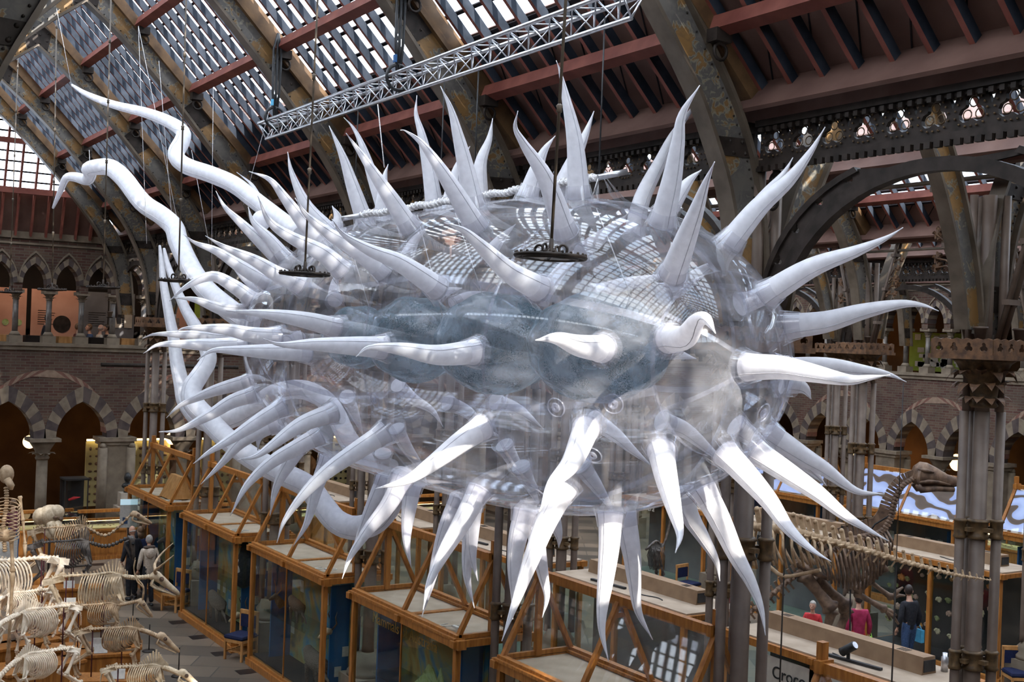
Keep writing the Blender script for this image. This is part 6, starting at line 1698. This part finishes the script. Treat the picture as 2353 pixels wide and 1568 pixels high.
# pale one
og = P3(1980, 1260, 16.0); og.z = 0
o = empty('dinosaur_skeleton', og); tag(o, 'pale dinosaur skeleton whose long tapering tail points right past the column', 'skeleton')
def D2(px): return lerp(17.2, 15.0, (px-1760)/520)
def Q(px, py): return P3(px, py, D2(px))-og
m = M['bone_tan']
ctrl = [(1700, 1205), (1770, 1215), (1830, 1222), (1880, 1236), (1940, 1252), (2000, 1268), (2060, 1286), (2120, 1302), (2180, 1318), (2230, 1327), (2276, 1334)]
sp = smooth_path([Q(*c) for c in ctrl], 6); N = len(sp); s = MB(); s.tube(sp, [.045*(1-.85*i/N) for i in range(N)], 7)
up = Vector((0, 0, 1)); tf = Vector((.12, 0, 0))
for i in range(0, N):
    f = i/N; p = sp[i]; d = (sp[min(i+1, N-1)]-sp[max(0, i-1)]).normalized(); side, u2 = frame(d); sc_ = (1-f)**.8
    s.ball(p, .065*sc_+.01, 7, 5)
    if i % 2 == 0:
        hgt = .25*sc_+.015; s.bar(p, p+up*hgt-d*hgt*.25, .035*sc_+.006, .075*sc_+.006, up=d); s.ball(p+up*hgt-d*hgt*.25, (.045*sc_+.003), 6, 4)
        if f > .22: s.bar(p, p-up*hgt*.85-d*hgt*.5, .016*sc_+.003, .04*sc_+.003, up=d)
        if f > .2: s.bar(p-side*.2*sc_, p+side*.2*sc_, .08*sc_+.004, .018)
s.build('spine', m, o)
r = MB()
for i in range(2, int(N*.36), 2):
    p = sp[i]; ln = .62-.012*i
    for s_ in (-1, 1): r.tube(smooth_path([p, p+bk*(s_*.22)+Vector((0, 0, -.06)), p+bk*(s_*.28)+Vector((0, 0, -.5*ln)), p+bk*(s_*.10)+Vector((0, 0, -ln))+lat*.10], 3), .02, 6)
r.tube(smooth_path([Q(1765, 1300), Q(1800, 1325), Q(1850, 1318), Q(1885, 1310)], 3), .03, 6); r.build('ribcage', m, o)
st = MB()
for px, py in ((1805, 1222), (2060, 1286)): a = Q(px, py); st.tube([a, Vector((a.x, a.y, 0))], .012, 6)
st.build('support_rod', M['iron'], o)
wire(P3(2076, 880, 15.9), P3(2060, 1285, 15.85), 'thin dark wire holding the tail of the pale dinosaur', .006)
# small dark bird-legged skeleton behind glass
og = P3(1505, 1320, 27.5); og.z = 0; o = empty('bird_skeleton', og); tag(o, 'small black long-legged skeleton standing behind the hanging spikes', 'skeleton')
H = (P3(1505, 1205, 27.5)).z; m = M['bone_dark']; b = MB()
b.tube(smooth_path([(-.3, 0, H*.78), (0, 0, H*.85), (.2, 0, H*.8), (.35, 0, H*.95), (.45, 0, H*1.15)], 4), .03, 7); b.tube([(.45, 0, H*1.15), (.62, 0, H*1.1)], [.05, .015], 8)
for i in range(9):
    for s_ in (-1, 1): b.tube([(-.15+.04*i, 0, H*.83), (-.15+.04*i, s_*.12, H*.72), (-.1+.04*i, s_*.05, H*.6)], .01, 5)
b.build('body', m, o)
for s_ in (-1, 1):
    b = MB(); bone(b, (0, s_*.08, H*.78), (.15, s_*.12, H*.55), .025); bone(b, (.15, s_*.12, H*.55), (-.05, s_*.12, H*.32), .02); bone(b, (-.05, s_*.12, H*.32), (.05, s_*.12, .12), .018)
    for a in (-.4, 0, .4): b.tube([(.05, s_*.12, .12), (.05+.2*cos(a), s_*.12+.2*sin(a), .05)], [.02, .008], 5)
    b.build('leg', m, o)
MB().b2((-.5, -.4, 0), (.5, .4, .06)).build('plinth_block', M['pale_floor'], o)

# ================================================================ CHAIRS
def chair(loc, rz, lab):
    o = empty('visitor_chair', loc, rz); tag(o, lab, 'chair', 'blue upholstered oak chairs')
    for sx in (-1, 1):
        for sy in (-1, 1):
            l_ = MB(); l_.b2((sx*.22-.02, sy*.22-.02, 0), (sx*.22+.02, sy*.22+.02, .92 if sy > 0 else .42)); l_.build('leg', M['oak_pale'], o)
    f = MB()
    for sx in (-1, 1): f.b2((sx*.22-.015, -.22, .14), (sx*.22+.015, .22, .18)); f.b2((sx*.22-.015, -.22, .36), (sx*.22+.015, .22, .42))
    for sy in (-1, 1): f.b2((-.22, sy*.22-.015, .36), (.22, sy*.22+.015, .42))
    for k in range(5): f.b2((-.22, -.16+.07*k, .15), (.22, -.14+.07*k, .17))
    f.b2((-.24, .2, .86), (.24, .25, .94)); f.build('frame', M['oak_pale'], o)
    s = MB(); s.lathe([(.24, .42), (.33, .43), (.345, .46), (.33, .50), (.24, .52)], seg=4, ph=pi/4, smooth=False); s.build('seat', M['seat_blue'], o)
    b = MB(); b.b2((-.2, .19, .60), (.2, .235, .85)); b.build('backrest', M['seat_blue'], o)
    return o
def fl(px, py): return at(px, py, z=0)
p = fl(408, 1402); chair((p.x-.05, p.y, 0), radians(-62), 'blue seated chair in front of the farthest tall cases')
p = fl(558, 1513); chair((p.x-.05, p.y, 0), radians(-62), 'blue seated chair with arm, beside the penguin case')
p = fl(1580, 1382); chair((p.x, p.y, 0), radians(10), 'blue seated chair in the second hall beside a tall glass case')
p = fl(2338, 1600); chair((p.x, p.y, 0), radians(-30), 'blue seated chair in the lower right corner')
p = fl(2275, 1430) if False else None
# barrier posts
for i, (px, py) in enumerate(((410, 1555), (342, 1497), (305, 1425))):
    p = fl(px, py); o = empty('barrier_post', p); tag(o, 'thin grey barrier post by the skeletons, %s' % ('nearest, right of the heavy skull', 'middle', 'farthest')[i], 'barrier post', 'barrier posts')
    MB().lathe([(.14, 0), (.13, .02), (.02, .03)], seg=18).build('foot', M['iron'], o); MB().lathe([(.012, .03), (.012, .55)], seg=8).build('post', M['iron'], o)
# poster stand
p = fl(290, 1330); o = empty('poster_stand', (p.x, p.y, 0), radians(-10)); tag(o, 'pale blue information sign on a stand behind the camel skull', 'sign')
MB().b2((-.22, -.01, 1.35), (.22, .02, 2.1)).build('sign_board', M['paper'], o); MB().b2((-.22, -.014, 1.95), (.22, -.011, 2.1)).build('sign_header', M['header_glow'], o)
MB().b2((-.15, -.014, 1.45), (-.02, -.011, 1.62)).build('sign_picture', M['denim'], o); MB().tube([(0, .01, 0), (0, .01, 1.4)], .02, 8).build('post', M['iron'], o)
p = fl(5, 1380); o = empty('label_stand', (p.x+.1, p.y, .0)); tag(o, 'white information panel leaning among the skeletons at the left edge', 'sign')
MB().b2((-.2, -.01, 1.0), (.2, .02, 1.5)).build('sign_board', M['paper'], o); MB().tube([(0, .01, 0), (0, .01, 1.0)], .02, 8).build('post', M['iron'], o)
# ================================================================ VISITORS
def skin_mesh(verts, edges, radii, mat, name, parent, sub=1):
    me = bpy.data.meshes.new('p'); me.from_pydata([tuple(v) for v in verts], edges, []); ob = link(name, me)
    md = ob.modifiers.new('s', 'SKIN'); md.use_smooth_shade = True
    for i, r in enumerate(radii):
        sv = me.skin_vertices[0].data[i]; sv.radius = (r[0], r[1]) if isinstance(r, tuple) else (r, r); sv.use_root = (i == 0)
    sb = ob.modifiers.new('u', 'SUBSURF'); sb.levels = sub; sb.render_levels = sub
    bpy.context.view_layer.update()
    m2 = bpy.data.meshes.new_from_object(ob.evaluated_get(bpy.context.evaluated_depsgraph_get()))
    bpy.data.objects.remove(ob, do_unlink=True)
    m2.materials.clear(); m2.materials.append(mat)
    for p in m2.polygons: p.use_smooth = True
    o = link(name, m2, parent); return o
def person(loc, rz, H, lab, top='black_cloth', legs='denim', hair='hair_dark', arms='down', lean=0, bald=False, longhair=False, coat=False, hood=False, seated=False, bag=None, shoes='black_metal', bend=0, turn=0):
    """faces +y locally"""
    k = H/1.75; o = empty('person', loc, rz); tag(o, lab, 'person')
    V = lambda x, y, z: Vector((x, y, z))*k
    hipz = .93 if not seated else .50
    def tilt(p, amt=lean):
        q = p-V(0, 0, hipz); 
        if q.z > 0: q = Matrix.Rotation(-amt, 3, 'X') @ q
        return V(0, 0, hipz)+q
    J = {}
    J['pel'] = V(0, 0, hipz+.02); J['wst'] = tilt(V(0, -.01, hipz+.20)); J['chs'] = tilt(V(0, .01, hipz+.40)); J['nkb'] = tilt(V(0, 0, hipz+.54)); J['nk'] = tilt(V(0, .02, hipz+.60)); J['hd'] = tilt(V(0, .03, hipz+.68))
    for s, n in ((-1, 'l'), (1, 'r')):
        J['sh'+n] = tilt(V(s*.17, 0, hipz+.50))
        a = arms if not isinstance(arms, tuple) else arms[0 if s < 0 else 1]
        if a == 'down': J['el'+n] = tilt(V(s*.24, -.03, hipz+.22)); J['wr'+n] = tilt(V(s*.25, .06, hipz-.02))
        elif a == 'front': J['el'+n] = tilt(V(s*.23, .03, hipz+.24)); J['wr'+n] = tilt(V(s*.10, .26, hipz+.24))
        elif a == 'point': J['el'+n] = tilt(V(s*.26, .14, hipz+.28)); J['wr'+n] = tilt(V(s*.32, .36, hipz+.18))
        elif a == 'up': J['el'+n] = tilt(V(s*.22, .16, hipz+.34)); J['wr'+n] = tilt(V(s*.10, .20, hipz+.58))
        J['hip'+n] = V(s*.09, 0, hipz-.04)
        if seated: J['kn'+n] = V(s*.11, .42, .50); J['an'+n] = V(s*.11, .42, .09)
        else: J['kn'+n] = V(s*.10, .02+.05*s, .50); J['an'+n] = V(s*.105, -.03+.04*s, .09)
    # body: one continuous surface with head, hands
    nm_ = ['pel', 'wst', 'chs', 'nkb', 'nk', 'hd']; v = [J[n] for n in nm_]; R_ = [(.135*k, .10*k), (.12*k, .09*k), (.145*k, .10*k), (.08*k, .07*k), (.052*k, .052*k), (.06*k, .06*k)]
    e = [(i, i+1) for i in range(5)]
    for s in ('l', 'r'):
        b = len(v); v += [J['sh'+s], J['el'+s], J['wr'+s]]; R_ += [.05*k, .04*k, .027*k]; e += [(2, b), (b, b+1), (b+1, b+2)]
        b = len(v); v += [J['hip'+s], J['kn'+s], J['an'+s]]; R_ += [.08*k, .055*k, .038*k]; e += [(0, b), (b, b+1), (b+1, b+2)]
    body = skin_mesh(v, e, R_, M['skin'], 'body', o)
    # head and hands are joined into the body mesh
    mb = MB(); hc = J['hd']+V(0, .01, .07); Rt = Matrix.Rotation(turn, 3, 'Z')
    mb.ball(hc, (.075*k, .092*k, .115*k), 16, 12, R=Rt)
    mb.ball(hc+Rt @ V(0, .05, -.05), (.052*k, .05*k, .06*k), 12, 8)
    mb.tube([hc+Rt @ V(0, .085, .02), hc+Rt @ V(0, .108, -.018), hc+Rt @ V(0, .090, -.028)], [.009*k, .015*k, .011*k], 8)
    for s in (-1, 1):
        mb.ball(hc+Rt @ V(s*.076, -.005, -.005), (.012*k, .02*k, .032*k), 8, 6)
    mb.box(hc+Rt @ V(0, .096, -.058), (.04*k, .008*k, .008*k))
    for s in ('l', 'r'):
        w_ = J['wr'+s]; d = (J['wr'+s]-J['el'+s]).normalized(); sd_, u_ = frame(d); sg = -1 if s == 'l' else 1
        mb.tube([w_-d*.01*k, w_+d*.03*k, w_+d*.085*k], [.026*k, .036*k, .036*k], 10, flat=.5)
        for i in range(4):
            off = sd_*((i-1.5)*.019*k); ln = (.066, .078, .074, .058)[i]*k; a = w_+d*.08*k+off
            mb.tube([a, a+d*ln*.5-u_*.006*k, a+d*ln*.85-u_*.022*k], [.009*k, .0085*k, .007*k], 6)
        a = w_+d*.03*k+sd_*(.034*k*(-sg)); mb.tube([a, a+d*.03*k+sd_*(-sg*.022*k), a+d*.06*k+sd_*(-sg*.026*k)], [.011*k, .010*k, .008*k], 6)
    bm = bmesh.new(); bm.from_mesh(body.data); t_ = mb.mesh(M['skin']); bm.from_mesh(t_); bm.to_mesh(body.data); bm.free(); bpy.data.meshes.remove(t_)
    for p in body.data.polygons: p.use_smooth = True
    ey = MB()
    for s in (-1, 1): ey.ball(hc+Rt @ V(s*.030, .084, .012), (.011*k, .007*k, .008*k), 8, 5)
    ey.build('eyes', M['black_metal'], o)
    # clothes
    v = [J['pel']-V(0, 0, .09) if not coat else J['pel']-V(0, 0, .22 if not seated else 0), J['wst'], J['chs'], J['nkb']]; R_ = [(.175*k if coat else .155*k, .135*k if coat else .12*k), (.145*k, .115*k), (.17*k, .125*k), (.085*k, .08*k)]; e = [(0, 1), (1, 2), (2, 3)]
    for s in ('l', 'r'):
        b = len(v); v += [J['sh'+s], J['el'+s], J['el'+s].lerp(J['wr'+s], .88)]; R_ += [.068*k, .058*k, .046*k]; e += [(2, b), (b, b+1), (b+1, b+2)]
    cl = skin_mesh(v, e, R_, M[top], 'coat' if coat else 'jumper', o)
    if hood:
        h_ = MB(); h_.ring(J['nkb']+V(0, 0, .03), .11*k, .04*k, 20, 8, nrm=(0, .2, 1)); h_.build('fur_collar', M['fur'], cl)
        q = MB(); q.ball(J['nkb']+V(0, -.11, -.10), (.13*k, .07*k, .14*k), 12, 8); q.build('hood', M[top], cl)
    v = [J['pel']+V(0, 0, .0), J['wst']+V(0, 0, .02)]; R_ = [(.148*k, .115*k), (.130*k, .10*k)]; e = [(0, 1)]
    for s in ('l', 'r'):
        b = len(v); v += [J['hip'+s], J['kn'+s], J['an'+s]]; R_ += [.098*k, .074*k, .062*k]; e += [(0, b), (b, b+1), (b+1, b+2)]
    skin_mesh(v, e, R_, M[legs], 'trousers', o)
    for s in ('l', 'r'):
        a = J['an'+s]; q = MB(); q.tube([a+V(0, -.07, -.055), a+V(0, -.02, -.04), a+V(0, .08, -.05), a+V(0, .17, -.065)], [.035*k, .048*k, .045*k, .03*k], 10, flat=.75); q.build('shoe', M[shoes], o)
    h_ = MB()
    if not bald:
        h_.ball(hc+Rt @ V(0, -.016, .022), (.084*k, .098*k, .112*k), 16, 11, R=Rt)
        n_ = len(h_.v)
        for i, vv in enumerate(h_.v):
            q = Rt.inverted() @ (vv-hc)
            if q.y > .04*k and q.z < .065*k: h_.v[i] = hc+Rt @ Vector((q.x*.9, .03*k, max(q.z, .02*k)))
        if longhair: h_.tube([hc+Rt @ V(0, -.03, .0), hc+Rt @ V(0, -.065, -.10), hc+Rt @ V(0, -.07, -.20)], [.085*k, .085*k, .05*k], 12, flat=.6)
    else: h_.ring(hc+Rt @ V(0, -.02, -.02), .076*k, .014*k, 16, 6, nrm=(0, .3, 1))
    h_.build('hair', M[hair], o)
    if bag:
        q = MB(); c = J['wrr']+V(.04, -.02, -.04) if bag[1] == 'hand' else J['wst']+V(.18, -.08, 0); q.box(c-V(0, 0, .12), (.08*k, .26*k, .26*k)); bo = q.build('bag', M[bag[0]], o)
        q = MB(); q.tube(smooth_path([c+V(0, -.1, 0), c+V(0, 0, .10), c+V(0, .1, 0)], 4) if bag[1] == 'hand' else [c, J['shr']+V(0, -.03, .06), J['shr']+V(0, .06, .0)], .01*k, 6); q.build('bag_strap', M[bag[0]], bo)
    return o
def stand(px, py_feet, H, rz, lab, **kw):
    p = fl(px, py_feet); return person((p.x, p.y, 0), rz, H, lab, **kw)
stand(338, 1395, 1.66, radians(4), 'person in a white quilted coat with fur collar, seen from behind', top='white_coat', legs='black_cloth', hair='hair_grey', coat=True, hood=True, bag=('iron_column', 'side'))
stand(300, 1378, 1.75, radians(18), 'balding person in a dark coat, left of the white coat', top='black_cloth', legs='black_cloth', hair='hair_grey', bald=True, coat=True)
stand(318, 1368, 1.66, radians(0), 'person with brown hair in dark clothes between the bald visitor and the white coat', top='navy_cloth', legs='black_cloth', hair='hair_brown', longhair=True, coat=True)
p = CAM+ray(330, 1160)*31.2; person((p.x, p.y, 0), radians(-150), 1.68, 'person with long dark hair in black beside the farthest tall case', top='black_cloth', legs='black_cloth', longhair=True)
p = at(28, 1290, y=34.6); person((p.x, p.y, 0), radians(8), 1.80, 'person in a maroon sweatshirt and jeans leaning on the counter', top='maroon', legs='denim', hair='hair_brown', arms=('down', 'point'), lean=.08)
# upper gallery
GZ = hz(-1.6)
p = at(101, 735, y=38.6); person((p.x, 38.6, GZ), radians(-100), 1.78, 'dark silhouette standing in the gallery before the salmon panels', top='black_cloth', legs='black_cloth', lean=.12, arms='front')
for i, (px, hair, top, lab) in enumerate(((177, 'hair_brown', 'maroon', 'seated gallery visitor left of the slim column'), (207, 'hair_brown', 'denim', 'seated gallery visitor in a blue shirt'), (229, 'hair_grey', 'white_coat', 'balding person seated in the gallery beside the stone pier'), (247, 'hair_dark', 'black_cloth', 'dark haired person seated in the gallery against the pier'))):
    p = at(px, 755, y=38.4+.9*(i % 2)); person((p.x, p.y, GZ+.24), radians(90 if i % 2 else -90), 1.72, lab, top=top, legs='black_cloth', hair=hair, seated=True, arms='front', bald=(i == 2))
    c = empty('cafe_chair', (p.x, p.y, GZ)); tag(c, 'plain chair under the %s' % lab, 'chair'); q = MB(); q.b2((-.2, -.2, .62), (.2, .2, .66)); q.build('seat', M['black_metal'], c)
    for sx in (-1, 1):
        for sy in (-1, 1): MB().b2((sx*.18-.012, sy*.18-.012, 0), (sx*.18+.012, sy*.18+.012, .62)).build('leg', M['black_metal'], c)
# second hall
p = P3(1972, 1440, 24.6); person((p.x, p.y, 0), radians(-30), 1.70, 'person in a magenta coat and red trousers carrying a lime bag', top='magenta', legs='red_cloth', hair='hair_dark', coat=True, bag=('lime', 'hand'))
p = P3(2088, 1450, 25.2); person((p.x, p.y, 0), radians(-10), 1.80, 'person in a black jacket and jeans with a cyan strap, facing the corals', top='black_cloth', legs='denim', hair='hair_dark', coat=False, bag=('cyan_bag', 'hand'), turn=-.9)
p = P3(1868, 1400, 25.0); person((p.x, p.y, 0), radians(120), 1.45, 'person in a red top holding a white paper behind the dinosaur legs', top='red_cloth', legs='black_cloth', hair='hair_grey', arms='front')
p = P3(2104, 1240, 29.5); person((p.x, p.y, 0), radians(60), 1.72, 'dark figure with raised hand beside the branch artwork case', top='black_cloth', legs='black_cloth', arms=('up', 'down'))
p = P3(2142, 1245, 31.0); person((p.x, p.y, 0), radians(-60), 1.66, 'person in dark blue bending right of the branch artwork case', top='navy_cloth', legs='black_cloth', lean=.25, arms='front')
p = P3(2190, 1245, 30.0); person((p.x, p.y, 0), radians(170), 1.66, 'person with long dark hair and a pink sleeve beside the large column', top='black_cloth', legs='magenta', longhair=True, arms='front')
p = P3(1664, 1370, 27.0); person((p.x, p.y, 0), radians(0), 1.5, 'person mostly hidden behind the brown column in a red and white top', top='red_cloth', legs='black_cloth', hair='hair_brown')
